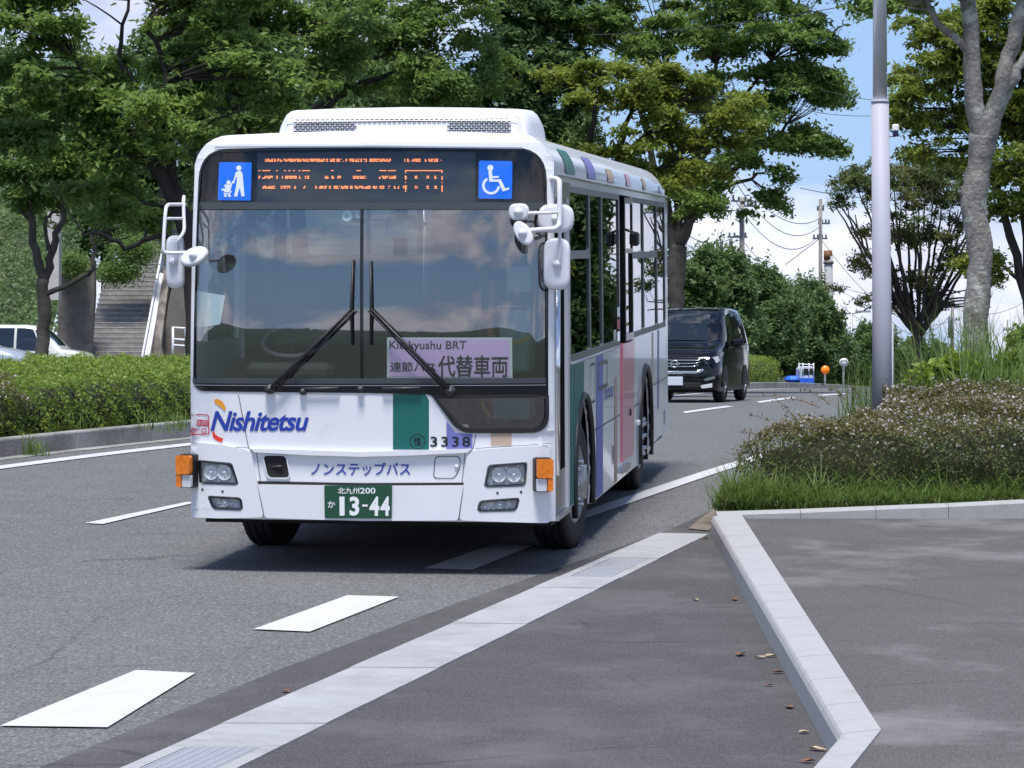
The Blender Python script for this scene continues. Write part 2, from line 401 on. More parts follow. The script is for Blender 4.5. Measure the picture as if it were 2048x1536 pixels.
# --- lettering helper
def ftext(name, s, box_, m, off=.004, parent=None, **k):
    x0, y0, x1, y1 = box_; a = fpx(x0, y1); b = fpx(x1, y1); c_ = fpx(x0, y0); d = fpx(x1, y0)
    def fn(u, v):
        x = (a[0]*(1-u)+b[0]*u)*(1-v) + (c_[0]*(1-u)+d[0]*u)*v; z = (a[1]*(1-u)+b[1]*u)*(1-v) + (c_[1]*(1-u)+d[1]*u)*v
        return (x, fy(x, z) - off, z)
    return text_mb(s, fn, **k).build(name, m, parent or bus, recalc=False)
# colour blocks on the front
fpatch('green_block', [rpoly([(786, 788), (851, 788), (858, 800), (858, 899), (786, 899)], [0, 14, 0, 0, 0])], M['green_paint'], .0025)
fpatch('purple_block', [[(893, 842), (912, 866), (945, 868), (945, 897), (893, 898)]], M['purple_paint'], .0025)
fpatch('beige_block', [rect(982, 866, 1023, 891)], M['beige_paint'], .0025)
# seams
def fline(name, pts, wpx=1.3, m='seam', off=.003):
    L_ = []; R_ = []
    for i, p in enumerate(pts):
        a = Vector(pts[max(i-1, 0)]); b = Vector(pts[min(i+1, len(pts)-1)]); d = (b-a).normalized(); n_ = Vector((-d.y, d.x))*wpx/2
        L_.append((p[0]+n_.x, p[1]+n_.y)); R_.append((p[0]-n_.x, p[1]-n_.y))
    return fpatch(name, [L_ + R_[::-1]], M[m], off)
fline('panel_seam', [(477, 789), (497, 895), (503, 901), (512, 903)])
fline('panel_seam', [(512, 903), (620, 909), (725, 912), (830, 909), (935, 904), (946, 897), (952, 868)])
fline('panel_seam', [(375, 884), (440, 892), (498, 896)], 1.0)
fline('panel_seam', [(950, 897), (1030, 892), (1100, 887)], 1.0)
fline('panel_seam', [(513, 903), (531, 1036)], 1.2)
fline('panel_seam', [(930, 905), (917, 1040)], 1.2)
# the bonnet ledge under the flap
o = sheet([[fpx(*p) for p in ((500, 896), (725, 903), (945, 897), (935, 905), (830, 910), (725, 913), (620, 910), (512, 904))]], lambda u, v, t: (u, fy(u, v) - .03 + t, v), GR, .03).build('flap_ledge', M['white_paint'], bus)
# bumper corners: a proud moulding with lamp recesses
def bumper_corner(poly, lamp, fog, name='bumper_corner'):
    return sheet([rpoly(poly if name == 'bumper_corner' and poly[0][0] < 5 else [fpx(*p) for p in poly], .03), rpoly([fpx(*p) for p in lamp], .02), rpoly([fpx(*p) for p in fog], .03)],
                 lambda u, v, t: (u, fy(u, v) - .028 + t, v), (.07, .07), .05).build(name, M['white_paint'], bus)
def grow(poly, d):
    cx = sum(p[0] for p in poly)/len(poly); cy = sum(p[1] for p in poly)/len(poly)
    return [(p[0] + (d if p[0] > cx else -d), p[1] + (d if p[1] > cy else -d)) for p in poly]
LL = [(401, 922), (463, 928), (477, 967), (403, 965)]; LF = [(418, 993), (482, 997), (486, 1018), (430, 1016)]
RL = [(980, 932), (1053, 926), (1051, 969), (971, 972)]; RF = [(962, 1003), (1039, 997), (1032, 1019), (957, 1021)]
_l = [mir(1101, 889), mir(1030, 894)] + [fpx(*p) for p in ((495, 899), (505, 906), (512, 950), (529, 1034), (440, 1036))] + [mir(1102, 1042)]
bumper_corner(_l, grow(LL, 3), grow(LF, 3))
bumper_corner([(950, 899), (1030, 894), (1101, 889), (1102, 1045), (1000, 1043), (920, 1040), (932, 950), (934, 912)], grow(RL, 3), grow(RF, 3))
sheet([rpoly([fpx(*p) for p in ((517, 968), (725, 971), (928, 970), (917, 1040), (725, 1041), (532, 1035))], .02)], lambda u, v, t: (u, fy(u, v) - .03 + t, v), GR, .03).build('bumper_centre', M['white_paint'], bus)
fpatch('bumper_gap', [[(515, 962), (725, 966), (928, 965), (927, 970), (725, 971), (517, 968)]], M['black_matte'], .006)
fpatch('tow_hatch', [rpoly([(527, 911), (572, 911), (580, 955), (537, 955)], 9)], M['black_matte'], .004)
fpatch('tow_hatch_rim', [rpoly(grow([(527, 911), (572, 911), (580, 955), (537, 955)], 2.2), 11), rpoly([(527, 911), (572, 911), (580, 955), (537, 955)], 9)], M['white_paint'], .014, .014)
p0 = fpx(541, 934); p1 = fpx(566, 932)
tube('tow_pin', [(p0[0], fy(*p0)+.0, p0[1]), (p1[0], fy(*p1)-.02, p1[1])], .008, M['dark_plastic'])
hat = rpoly([(870, 912), (921, 912), (921, 935), (909, 958), (866, 957)], 9)
hat2 = rpoly([(871.5, 913.5), (919.5, 913.5), (919.5, 935), (908, 956.5), (867.5, 955.5)], 8.5)
fpatch('filler_seam', [hat, hat2], M['seam'], .003)
q = fpx(913, 933); MB().lathe([(0, -.012), (.012, -.01), (.014, 0)], 12, Matrix.Rotation(R(90), 3, 'X').inverted(), (q[0], fy(*q)-.0, q[1])).build('filler_knob', M['white_paint'], bus)
for px_, py_ in ((407, 978), (447, 982), (996, 985), (1043, 983)):
    q = fpx(px_, py_); MB().lathe([(0, -.004), (.008, -.003), (.009, 0)], 10, Matrix.Rotation(R(-90), 3, 'X'), (q[0], fy(*q)-.028, q[1])).build('bumper_screw', M['seam'], bus)
# lamps
def lamp(name, poly, cells):
    P = [fpx(*p) for p in poly]
    hl = sheet([rpoly(P, .02)], lambda u, v, t: (u, fy(u, v) + .015, v), GR).build(name, M['lamp_facet'], bus)
    sheet([rpoly(P, .02), rpoly([fpx(*p) for p in grow(poly, -1.5)], .018)], lambda u, v, t: (u, fy(u, v) - .034 + t, v), GR, .05).build('bezel', M['black_rubber'], hl)
    xs = [p[0] for p in P]; zs = [p[1] for p in P]; x0, x1, z0, z1 = min(xs)+.012, max(xs)-.012, min(zs)+.01, max(zs)-.01
    rr = random.Random(int(poly[0][0]))
    def shear_x(cx, cz):
        t = (cz - z0)/(z1-z0); lo = P[3][0]*(1-t)+P[0][0]*t; hi = P[2][0]*(1-t)+P[1][0]*t; u = (cx-x0)/(x1-x0); return lo + (hi-lo)*(.06+.88*u)
    for cx, rr_ in cells:      # round reflectors with a bulb
        c_ = (shear_x(x0 + (x1-x0)*cx, (z0+z1)/2), fy(x0, z0), (z0+z1)/2)
        xx = c_[0]; yy = fy(xx, c_[2])
        MB().lathe([(.010, .04), (rr_*.5, .032), (rr_*.85, .015), (rr_, 0)], 16, Matrix.Rotation(R(90), 3, 'X').inverted(), (xx, yy - .022, c_[2])).build('reflector', M['lamp_bright'], hl)
        MB().lathe([(0, 0), (.009, .004), (.010, .02), (.009, .045)], 10, Matrix.Rotation(R(90), 3, 'X').inverted(), (xx, yy - .03, c_[2])).build('bulb', M['plate_white'], hl)
    mb = MB()                  # facets between them
    for _ in range(70):
        cz = rr.uniform(z0, z1); cx = shear_x(rr.uniform(x0, x1), cz)
        mb.box((cx, fy(cx, cz) + .006, cz), (.03*rr.uniform(.5, 1.2), .012, .02*rr.uniform(.5, 1.2)), M=Matrix.Rotation(rr.uniform(-.6, .6), 3, 'Z') @ Matrix.Rotation(rr.uniform(-.6, .6), 3, 'X'))
    mb.build('facets', M['lamp_bright'], hl)['kind'] = 'stuff'
    sheet([rpoly([fpx(*p) for p in grow(poly, -.8)], .018)], lambda u, v, t: (u, fy(u, v) - .032, v), GR).build('lens', M['lens_clear'], hl)
M['lamp_facet'] = mat('lamp_facet', (.62, .64, .67), .35); M['lamp_bright'] = mat('lamp_bright', (.92, .93, .95), .15, .35)
lamp('headlight', LL, ((.3, .05), (.74, .05))); lamp('headlight', RL, ((.28, .05), (.72, .05)))
lamp('fog_lamp', LF, ((.45, .026),)); lamp('fog_lamp', RF, ((.55, .026),))
# corner indicators
for s, xs in ((-1, (357, 386)), (1, (1070, 1106))):
    c = Vector((1.175 if s > 0 else -1.238, .012 if s > 0 else .035, .0)); z1_, z0_ = .745, .530
    rot = Matrix.Rotation(s*R(20), 3, 'Z')
    def mk(d): return lambda u, v: c + rot @ Vector((u*s*.84, d, 0)) + Vector((0, 0, v))
    ho = MB().prism(rpoly([(-.066, z0_-.006), (.070, z0_-.006), (.070, z1_+.006), (-.066, z1_+.006)], .02), mk(-.035), mk(.12)).build('indicator', M['black_rubber'], bus)
    MB().prism(rpoly([(-.058, z0_+.088), (.075, z0_+.088), (.075, z1_), (-.058, z1_)], .018), mk(-.075), mk(.05)).build('amber_lens', M['lens_orange'], ho)
    MB().prism(rpoly([(.030, z0_), (.075, z0_), (.075, z0_+.087), (.030, z0_+.087)], .006), mk(-.070), mk(.05)).build('amber_lens', M['lens_orange'], ho)
    MB().prism(rpoly([(-.058, z0_), (.026, z0_), (.026, z0_+.083), (-.058, z0_+.083)], .012), mk(-.06), mk(0)).build('clear_lens', M['lamp_facet'], ho)
# lettering on the front
ftext('company_name', 'Nishitetsu', (421, 822, 618, 862), M['letter_blue'], bold=.022, shear=.28, spacing=.92)
fpatch('logo_arc', [[(428, 799), (436, 798), (445, 803), (450, 811), (452, 817), (449, 822), (444, 816), (437, 811), (430, 806)]], M['logo_orange'], .004)
fpatch('logo_arc', [[(428, 861), (425, 866), (426, 874), (433, 881), (443, 885), (447, 877), (438, 874), (431, 869)]], M['logo_red'], .004)
ftext('fleet_number', '3338', (861, 873, 941, 894), M['letter_black'], bold=.018, spacing=1.25)
ftext('depot_mark', '恒', (828, 874, 842, 892), M['letter_black'], bold=.015)
cir = lambda r: [(835 + r*math.cos(t*math.pi/12), 883 + r*math.sin(t*math.pi/12)) for t in range(24)]
fpatch('depot_mark', [cir(15.5), cir(14.1)], M['letter_black'], .004)
ftext('type_name', 'ノンステップバス', (622, 925, 821, 951), M['letter_blue'], bold=.012, spacing=1.0)
# sticker shaped like a small bus
st = fpatch('sticker', [rpoly([(379, 827), (418, 829), (419, 869), (380, 870)], 5), rpoly([(380.5, 829), (416.5, 831), (417, 867), (381.5, 868)], 4)], M['sticker_red'], .004)
fpatch('sticker_band', [[(380.5, 838), (416, 840), (416.5, 852), (381, 850)]], M['sticker_red'], .004, parent=st)
ftext('sticker_text', '西鉄ノンステップバス', (382, 840, 415, 850.5), M['plate_white'], .006, parent=st, bold=.01)
for cx_ in (387, 408):
    c_ = lambda r: [(cx_ + r*math.cos(t*math.pi/8), 861.5 + 1.1*r*math.sin(t*math.pi/8)) for t in range(16)]
    fpatch('sticker_wheel', [c_(5), c_(3.4)], M['sticker_red'], .005, parent=st)
# number plate
pc = [fpx(*p) for p in ((651, 970), (786, 969), (785, 1036), (652, 1035))]
def plate_pt(u, v, off):
    x = (pc[3][0]*(1-u)+pc[2][0]*u)*(1-v)+(pc[0][0]*(1-u)+pc[1][0]*u)*v; z = (pc[3][1]*(1-u)+pc[2][1]*u)*(1-v)+(pc[0][1]*(1-u)+pc[1][1]*u)*v
    return (x, -.045-off, z)
pl = MB().prism(rpoly(rect(0, 0, 1, 1), .03), lambda u, v: plate_pt(u, v, 0), lambda u, v: plate_pt(u, v, -.012)).build('number_plate', M['plate_green'], bus)
def ptext(s, x0, y0, x1, y1, **k): text_mb(s, lambda u, v: plate_pt(x0+(x1-x0)*u, y0+(y1-y0)*v, .002), **k).build('plate_text', M['plate_white'], pl, recalc=False)
ptext('北九州', .20, .74, .52, .93, bold=.012); ptext('200', .53, .745, .76, .925, bold=.016)
ptext('か', .05, .32, .16, .53, bold=.012); ptext('1', .225, .08, .30, .66, bold=.05); ptext('3', .375, .08, .52, .66, bold=.035); ptext('-', .565, .36, .645, .42, bold=.04)
ptext('4', .67, .08, .82, .66, bold=.035); ptext('4', .835, .08, .975, .66, bold=.035)
# wipers
def p3(px_, py_, off=.03):
    x, z = fpx(px_, py_, off); return Vector((x, fy(x, z) - off, z))
def wiper(piv, elbow, top, bot, arm2):
    wp = tube('wiper', [p3(*piv, .05), p3(*[(a*.5+b*.5) for a, b in zip(piv, elbow)], .06), p3(*elbow, .05)], [.016, .013, .008], M['black_rubber'])
    tube('wiper_blade', [p3(*top, .03), p3(*elbow, .03), p3(*bot, .03)], [.006, .010, .006], M['black_rubber'], wp)
    tube('wiper_link', [p3(piv[0]+arm2, piv[1]-4, .05), p3(elbow[0]+arm2*.4, elbow[1]+3, .05)], .007, M['black_rubber'], wp)
    q = p3(*piv, .0); MB().lathe([(0, -.07), (.03, -.06), (.036, 0)], 14, Matrix.Rotation(R(-90), 3, 'X'), q).build('wiper_pivot', M['dark_plastic'], wp)
wiper((541, 778), (702, 618), (706, 519), (704, 690), 16)
wiper((902, 782), (742, 618), (741, 521), (741, 690), -14)
q = None
for a_, b_ in (((604, 778), (676, 776)), ((765, 777), (840, 776))):
    A_, B_ = p3(*a_, .03), p3(*b_, .03); hd = tube('grab_handle', [A_ + Vector((0, .03, 0)), A_, B_, B_ + Vector((0, .03, 0))], .010, M['dark_plastic'])
for a_ in ((607, 783), (722, 778)):
    q = p3(*a_, .0); MB().lathe([(0, -.05), (.02, -.045), (.026, 0)], 12, Matrix.Rotation(R(-90), 3, 'X'), q).build('washer_nozzle', M['dark_plastic'], bus)

M['int_black'] = mat('int_black', (.015, .016, .018), .8)
# --- destination display behind its pane
def dpt(px_, py_, back): x, z = fpx(px_, py_); return (x, fy(x, z)+back, z)
dpl = sheet([[fpx(*p) for p in ((384, 300), (1092, 300), (1092, 409), (384, 409))]], lambda u, v, t: (u, fy(u, v)+.10, v), GR).build('display_box', M['int_black'], bus)
led = sheet([[fpx(*p) for p in ((512, 303), (949, 303), (949, 404), (511, 404))]], lambda u, v, t: (u, fy(u, v)+.04, v), GR).build('led_display', M['led_panel'], bus)
rows = {  # y, height: runs (x0, x1) read off the sweep of the display
 (320.5, 6.5): [(528, 549), (552, 555), (557, 562), (565, 575), (576, 601), (603, 615), (617, 655), (658, 668), (671, 678), (680, 686), (689, 693), (696, 706), (708, 717), (719, 722), (725, 732), (737, 780), (807, 809), (812, 818), (822, 840), (848, 851), (855, 874), (880, 883)],
 (341.5, 2.6): [(515, 519), (522, 538), (550, 553), (566, 569), (575, 579), (584, 588), (595, 598), (602, 618), (660, 665), (711, 720), (757, 772), (774, 790), (809, 883)],
 (354.5, 6.0): [(515, 518), (522, 543), (550, 553), (562, 566), (568, 592), (596, 599), (606, 616), (648, 655), (661, 667), (673, 680), (704, 730), (756, 774), (776, 790), (808, 811), (828, 834), (851, 857), (867, 873), (882, 884)],
 (374.5, 6.0): [(523, 548), (559, 562), (564, 578), (586, 589), (605, 608), (628, 632), (636, 644), (647, 652), (656, 660), (665, 678), (680, 695), (698, 704), (707, 724), (727, 740), (743, 752), (756, 767), (775, 779), (786, 789), (793, 796), (804, 807), (809, 812), (828, 834), (851, 857), (867, 873), (882, 884)]}
mb = MB(); rr = random.Random(3)
for (yy, hh), runs in rows.items():
    for a_, b_ in runs:
        x = a_
        while x < b_ - .8:
            w_ = 1.55; k = rr.random(); top = yy - hh/2; cells = max(1, int(hh/1.8))
            for c_ in range(cells):
                if hh > 4 and rr.random() < .22: continue
                y_ = top + c_*hh/cells
                P = [dpt(*p, .036) for p in ((x, y_+1.55), (x+w_, y_+1.55), (x+w_, y_), (x, y_))]; mb.add(P, [(0, 1, 2, 3)])
            x += 1.8
for p in range(340, 384, 2):
    for xx in (808.5, 881.5):
        if p in (346, 348, 350, 360, 362, 366, 368): continue
        mb.add([dpt(*q_, .036) for q_ in ((xx, p+1.6), (xx+1.8, p+1.6), (xx+1.8, p), (xx, p))], [(0, 1, 2, 3)])
mb.build('led_lights', M['led'], led); C.objects[-1]['kind'] = 'stuff' if False else ''
del C.objects[-1]['kind']
def dpatch(name, poly, m, back, parent): return sheet([[fpx(*p) for p in poly]], lambda u, v, t: (u, fy(u, v)+back, v), GR).build(name, M[m], parent)
def ring(cx, cy, r, a0, a1, wd, n=14):
    o = [(cx + r*math.cos(R(a0+(a1-a0)*i/n)), cy + r*math.sin(R(a0+(a1-a0)*i/n))) for i in range(n+1)]
    i_ = [(cx + (r-wd)*math.cos(R(a0+(a1-a0)*i/n)), cy + (r-wd)*math.sin(R(a0+(a1-a0)*i/n))) for i in range(n+1)]
    return o + i_[::-1]
def disc(cx, cy, r, n=14): return [(cx + r*math.cos(2*math.pi*i/n), cy + r*math.sin(2*math.pi*i/n)) for i in range(n)]
sg = dpatch('wheelchair_sign', rpoly([(957, 321), (1024, 322), (1023, 398), (956, 397)], 4), 'sign_blue', .022, bus)
for poly in (disc(980, 335.5, 6), [(976, 341), (983, 341), (984, 352), (997, 352), (997, 355.5), (984, 356), (984.5, 358.5), (1001, 358.5), (1010, 377), (1016.5, 374.5), (1018, 378.5), (1006, 383), (1003.5, 380.5), (996, 363.5), (978, 363.5)],
             ring(981.5, 371, 18, 5, 240, 5)):
    dpatch('pictogram', poly, 'sign_white', .018, sg)
sg = dpatch('pushchair_sign', rpoly([(437, 324), (502, 324.5), (500, 401), (434, 400)], 3), 'sign_blue', .022, bus)
for poly in (disc(476.5, 336, 5.2), [(476, 341.5), (481, 342), (484, 348), (488, 392.5), (482, 393), (478, 375), (473, 393), (467, 393), (472, 366), (473, 352), (468, 362), (468.5, 366), (463, 366.5), (463, 362), (466, 361), (470, 345)],
             disc(456, 365, 4.4), [(449, 368.5), (459, 370), (462, 365), (464, 366), (460, 380), (457, 385), (447, 384), (446, 381), (441, 381), (443, 377), (448, 377), (450, 373), (446, 373)], disc(449.5, 391, 3), disc(457.5, 391, 3), [(446, 385), (457, 387), (461, 381), (463, 382), (458, 389), (446, 387)]):
    dpatch('pictogram', poly, 'sign_white', .018, sg)

# --- sides, roof, tail
def arc(cy, r, n=14, z0=.225, zc=.44):
    a0 = math.asin((z0-zc)/r); return [(cy + r*math.cos(t), zc + r*math.sin(t)) for t in [a0 + (math.pi-2*a0)*i/n for i in range(n+1)]][::-1]
AF, AR, WR = 1.98, 7.35, .62
def ring_y(z): return fy(1.253, z)
def side_outline():
    o = [(ring_y(z), z) for z in (.315, .8, 1.2, 1.8, 2.3, 2.62)] + [(BUS_END-.25, 2.62), (BUS_END-.12, 2.4), (BUS_END-.1, .335), (AR+WR+.02, .30)]
    a = arc(AR, WR)[::-1]; o += [(a[0][0]+.001, .30)] + a; o += [(4.9, .225), (AF+WR+.01, .225)]; a = arc(AF, WR)[::-1]; o += a[:-1] + [(AF-WR+.01, .32)]
    return o
WT, WB = 2.585, 1.345                        # window band
door_f = rect(.20, .34, .96, 2.50)
door_m = rect(4.90, .36, 6.04, 2.585)
win_groups = [(1.10, 4.84), (6.16, 9.72)]
side = sheet([side_outline(), door_f, rect(1.10, WB, 4.86, WT), door_m, rect(6.10, WB+.02, 9.72, WT)], lambda u, v, t: (side_x(v) - t, u, v), (None, (1.8,)), .03).build('kerbside_panel', M['side_white'] if 'side_white' in M else M['white_paint'], bus)
so_ = [(u, v) for u, v in side_outline()]
sheet([so_, rect(.5, 1.5, 1.5, 2.5), rect(1.7, WB, 9.7, WT)], lambda u, v, t: (-side_x(v) + t, u, v), (None, (1.8,)), .03).build('roadside_panel', M['white_paint'], bus)
sheet([rect(1.7, WB, 9.7, WT)], lambda u, v, t: (-side_x(v)+.01, u, v)).build('roadside_glazing', M['side_glass'], bus)
sheet([rect(.5, 1.5, 1.5, 2.5)], lambda u, v, t: (-side_x(v)+.01, u, v)).build('driver_window', M['side_glass'], bus)
# roof loft from drip rail over the top
top = [p for p in full if p[1] >= 2.6]
ys = [0, .3, 2, 4, 6, 8, 9.3, 9.7, 9.9, 10.02, BUS_END]
V = []; Fc = []
for j, yy in enumerate(ys):
    for x, z in top:
        y_ = fy(x, z) if j == 0 else max(yy, fy(x, z)+.01*j)
        t = max(0, (yy-9.3)/(BUS_END-9.3)); k = 1-.02*t*t; dz = .20*t**3 if z > 2.63 else 0
        V.append((x*k, y_, z - dz*min(1, (z-2.62)/.2)))
n_ = len(top)
for j in range(len(ys)-1):
    for i in range(n_-1): Fc.append((j*n_+i, j*n_+i+1, (j+1)*n_+i+1, (j+1)*n_+i))
MB().add(V, Fc, True).build('roof', M['white_paint'], bus)
sheet([[(x*.98, min(z, 2.72)) for x, z in full]], lambda u, v, t: (u, BUS_END - .1 + .1*(1-abs(u/1.3)**4), v), (.2, None)).build('tail_panel', M['white_paint'], bus)
for s in (1, -1): spatch('tail_corner', [rect(BUS_END-.11, .34, BUS_END-.02, 2.62)], M['white_paint'], 0, s=s)
tube('drip_rail', [(side_x(2.63)+.008, y_, 2.645) for y_ in (.3, 3, 6, BUS_END-.15)], .012, M['alu'], n=6)
# roof cove blocks
def cove(y0, y1, m, t0=0.02, t1=.36):
    V = []; k = 4
    for y_ in (y0, y1):
        for i in range(k+1):
            t = math.pi/2*(t0 + (t1-t0)*i/k); V.append((.985 + .2585*math.cos(t), y_, 2.66 + .2585*math.sin(t)))
    MB().add(V, [(i, i+1, k+2+i, k+1+i) for i in range(k)], True).build('roof_block', M[m], bus)
cove(.85, 1.45, 'green_paint', .02, .48); cove(2.35, 2.95, 'purple_paint', .02, .45); cove(3.9, 4.4, 'beige_paint', .02, .30); cove(5.55, 5.95, 'pink_paint', .02, .30); cove(7.2, 7.5, 'beige_paint', .02, .3); cove(9.0, 9.12, 'purple_paint', .02, .2)  # rear blocks cut low: the bright reflection over their tops is put into the shape
# painted blocks on the side
BZ = WB - .005
arF = lambda y: 0
def sblock(y0, y1, z0, z1, m, cut=None):
    pts = [(y0, z0), (y1, z0), (y1, z1), (y0, z1)]
    if cut:
        a = arc(cut, WR+.035, 20); pts = [(y0, z1), (y1, z1)] + [(y, z) for y, z in reversed(a) if y0 <= y <= y1 and z > z0] + [(y0, z0)]
    return spatch('side_block', [pts], M[m], .0025)
sblock(1.08, AF-WR-.037, .33, BZ, 'green_paint'); 
pts = [(1.34, BZ), (2.02, BZ)] + [(y, z) for y, z in reversed(arc(AF, WR+.037, 24)) if 1.34 <= y <= 2.02 and z > .6]; spatch('side_block', [pts + [(1.34, .9)]], M['green_paint'], .0025)
sblock(2.90, 3.42, .235, BZ, 'purple_paint')
sblock(4.38, 4.62, .235, BZ-.25, 'beige_paint'); 
sblock(6.0+.1, 6.2, .36, WB+.01, 'pink_paint')
sblock(8.08, 8.22, .6, WB+.01, 'beige_paint'); sblock(8.75, 8.9, .6, WB+.01, 'purple_paint')
# arch lips, wheels
for cy in (AF, AR):
    a = arc(cy, WR+.012, 18); tube('wheel_arch_trim', [(1.252, y, z) for y, z in a], .026, M['black_rubber'], n=6)
def wheel(cx, cy, s, twin=False, steer=0.0):
    wd = .27; T = Matrix.Translation((cx, cy, GZ+.48)) @ Matrix.Rotation(steer, 4, 'Z') @ Matrix.Rotation(R(90)*s, 4, 'Y')
    e = bpy.data.objects.new('wheel', None)
    def P(pr, n=28): return MB().lathe(pr, n)
    ty = P([(.30, -.13), (.40, -.135), (.455, -.125), (.478, -.10), (.48, -.04), (.48, .04), (.478, .10), (.455, .125), (.40, .135), (.30, .125)]).build('tyre', M['tyre'], None)
    e = ty; e.name = 'wheel'; e.parent = bus; e.matrix_local = T
    for k in range(4): MB().lathe([(.482, -.09+k*.055), (.486, -.085+k*.055), (.486, -.055+k*.055), (.482, -.05+k*.055)], 28).build('tread_rib', M['tyre'], e)
    P([(.30, .12), (.285, .13), (.27, .10), (.20, .09), (.18, .13 if not twin else .02), (.13, .15 if not twin else .0), (.12, .19 if not twin else .06), (.0, .20 if not twin else .07)]).build('rim', M['rim'], e)
    for k in range(8):
        t = 2*math.pi*k/8; MB().lathe([(.018, 0), (.018, .05), (.0, .055)], 6, None, (.155*math.cos(t), .155*math.sin(t), .13)).build('wheel_nut', M['alu'], e)
for s in (1, -1):
    wheel(s*1.07, AF, s, steer=-.10); wheel(s*1.07, AR, s, True)
# underbody: chassis slab, wheel wells
for y0, y1 in ((.35, 1.34), (2.62, 6.70), (8.0, 9.9)):
    box('chassis', (0, (y0+y1)/2, .40), (2.40, y1-y0, .28), M['black_matte'])
for cy in (AF, AR): box('chassis', (0, cy, .50), (1.30, 1.34, .4), M['black_matte']); box('wheel_well', (0, cy, 1.09), (2.44, 1.3, .03), M['black_matte'])
for cy in (AF, AR):
    for s in (1, -1): tube('axle', [(s*.95, cy, GZ+.48), (s*.5, cy, GZ+.48)], .09, M['black_matte'])
box('mud_flap', (1.08, AR+.66, .38), (.28, .02, .42), M['black_rubber']); box('mud_flap', (-1.08, AR+.66, .38), (.28, .02, .42), M['black_rubber'])
box('mud_flap', (1.08, AF+.64, .36), (.28, .02, .36), M['black_rubber']); box('mud_flap', (-1.08, AF+.64, .36), (.28, .02, .36), M['black_rubber'])
box('valance', (0, .3, .33), (2.3, .2, .05), M['black_matte'])
# --- kerbside glazing (bus's own left side)
def frame_window(y0, y1, z0, z1, bar=None, nm='window', f=.045, split=None):
    holes = []
    zs = [(z0+f, z1-f)] if bar is None else [(z0+f, bar-.03), (bar+.03, z1-f)]
    for a_, b_ in zs: holes.append(rpoly(rect(y0+f, a_, y1-f, b_), .03, 3))
    fr = spatch(nm, [rect(y0, z0, y1, z1)] + holes, M['grey_frame'], .001, .03)
    for a_, b_ in zs: spatch('pane', [rect(y0+f-.01, a_-.01, y1-f+.01, b_+.01)], M['side_glass'], -.010, parent=fr)
    return fr
frame_window(1.10, 2.48, WB, WT, 2.10); frame_window(2.49, 3.42, WB, WT); frame_window(3.43, 4.86, WB, WT)
frame_window(6.10, 7.22, WB+.02, WT, 2.08); frame_window(7.23, 8.72, WB+.02, WT, 2.08); frame_window(8.73, 9.72, WB+.02, WT)
tube('belt_rail', [(1.25, 1.1, WB-.012), (1.25, 4.88, WB-.012)], .010, M['alu'], n=6)
# front door: two dark leaves, chrome rods, step
fd = spatch('front_door', [door_f, rect(.27, .62, .57, 2.28), rect(.62, .62, .94, 2.28)], M['black_gloss'], -.02, .03)
spatch('door_pane', [rect(.26, .61, .95, 2.29)], M['side_glass'], -.04, parent=fd)
tube('door_edge', [(1.258, .17, .62), (1.258, .19, 2.05)], .022, M['chrome'], fd); tube('door_edge', [(1.262, .235, .62), (1.262, .255, 2.05)], .008, M['chrome'], fd)
box('door_step', (1.19, .58, .325), (.16, .80, .03), M['alu'])
box('door_header', (1.235, .60, 2.545), (.05, .74, .11), M['chrome'])
# green door-leaf edge behind the door
# mid door: opened leaf slid back, pink below the belt, opening black
md = spatch('middle_door', [rect(5.02, .36, 6.10, WB), ], M['pink_paint'], .012, .04)
spatch('door_frame', [rect(5.30, 1.36, 6.06, 2.57), rect(5.36, 1.42, 6.0, 2.10), rect(5.36, 2.14, 6.0, 2.52)], M['black_gloss'], .010, .04, parent=md)
spatch('door_pane', [rect(5.36, 2.14, 6.0, 2.52)], M['side_glass'], .0, parent=md)
spatch('door_pane', [rect(5.36, 1.42, 6.0, 2.10)], M['side_glass'], -.01, parent=md)
q = (5.68, .74); MB().lathe([(0, .012), (.03, .01), (.034, 0)], 12, Matrix.Rotation(R(90), 3, 'Y'), (1.26, *q)).build('door_lock', M['black_rubber'], md)
box('door_step', (1.22, 5.2, .30), (.12, .66, .05), M['alu'])
box('exit_mirror', (1.33, 5.3, 2.22), (.08, .16, .12), M['black_gloss'], bev=.02); tube('exit_mirror_arm', [(1.25, 5.3, 2.3), (1.33, 5.3, 2.27)], .012, M['black_rubber'])
# seams, hatches, vents on the skirt
def sline(y0, z0, y1, z1, t=.008): spatch('side_seam', [[(y0, z0-t), (y1, z1-t), (y1, z1), (y0, z0)]], M['seam'], .004)
sline(2.62, .77, 4.86, .77); sline(6.06, .77, 6.72, .77); sline(8.0, .86, 9.9, .86); sline(1.1, .77, 1.33, .77)
for a_ in (4.20, 9.55): spatch('latch', [rpoly(rect(a_, .40, a_+.07, .55), .02)], M['black_rubber'], .006)
hb = spatch('hatch_seam', [rpoly(rect(2.45, .98, 2.78, 1.28), .02), rpoly(rect(2.465, .995, 2.765, 1.265), .02)], M['seam'], .004)
hb = spatch('route_card_holder', [rpoly(rect(3.05, 1.05, 3.75, 1.27), .02), rpoly(rect(3.08, 1.08, 3.72, 1.24), .02)], M['grey_frame'], .006)
box('side_marker', (1.255, 6.55, .60), (.03, .12, .05), M['mirror_white'], bev=.01)
def stext(s, y0, z0, y1, z1, m): text_mb(s, lambda u, v: (1.2485, y0+(y1-y0)*u, z0+(z1-z0)*v), bold=.02, shear=.2).build('side_lettering', M[m], bus, recalc=False)
stext('Nishitetsu', 3.5, .95, 4.3, 1.07, 'letter_blue')
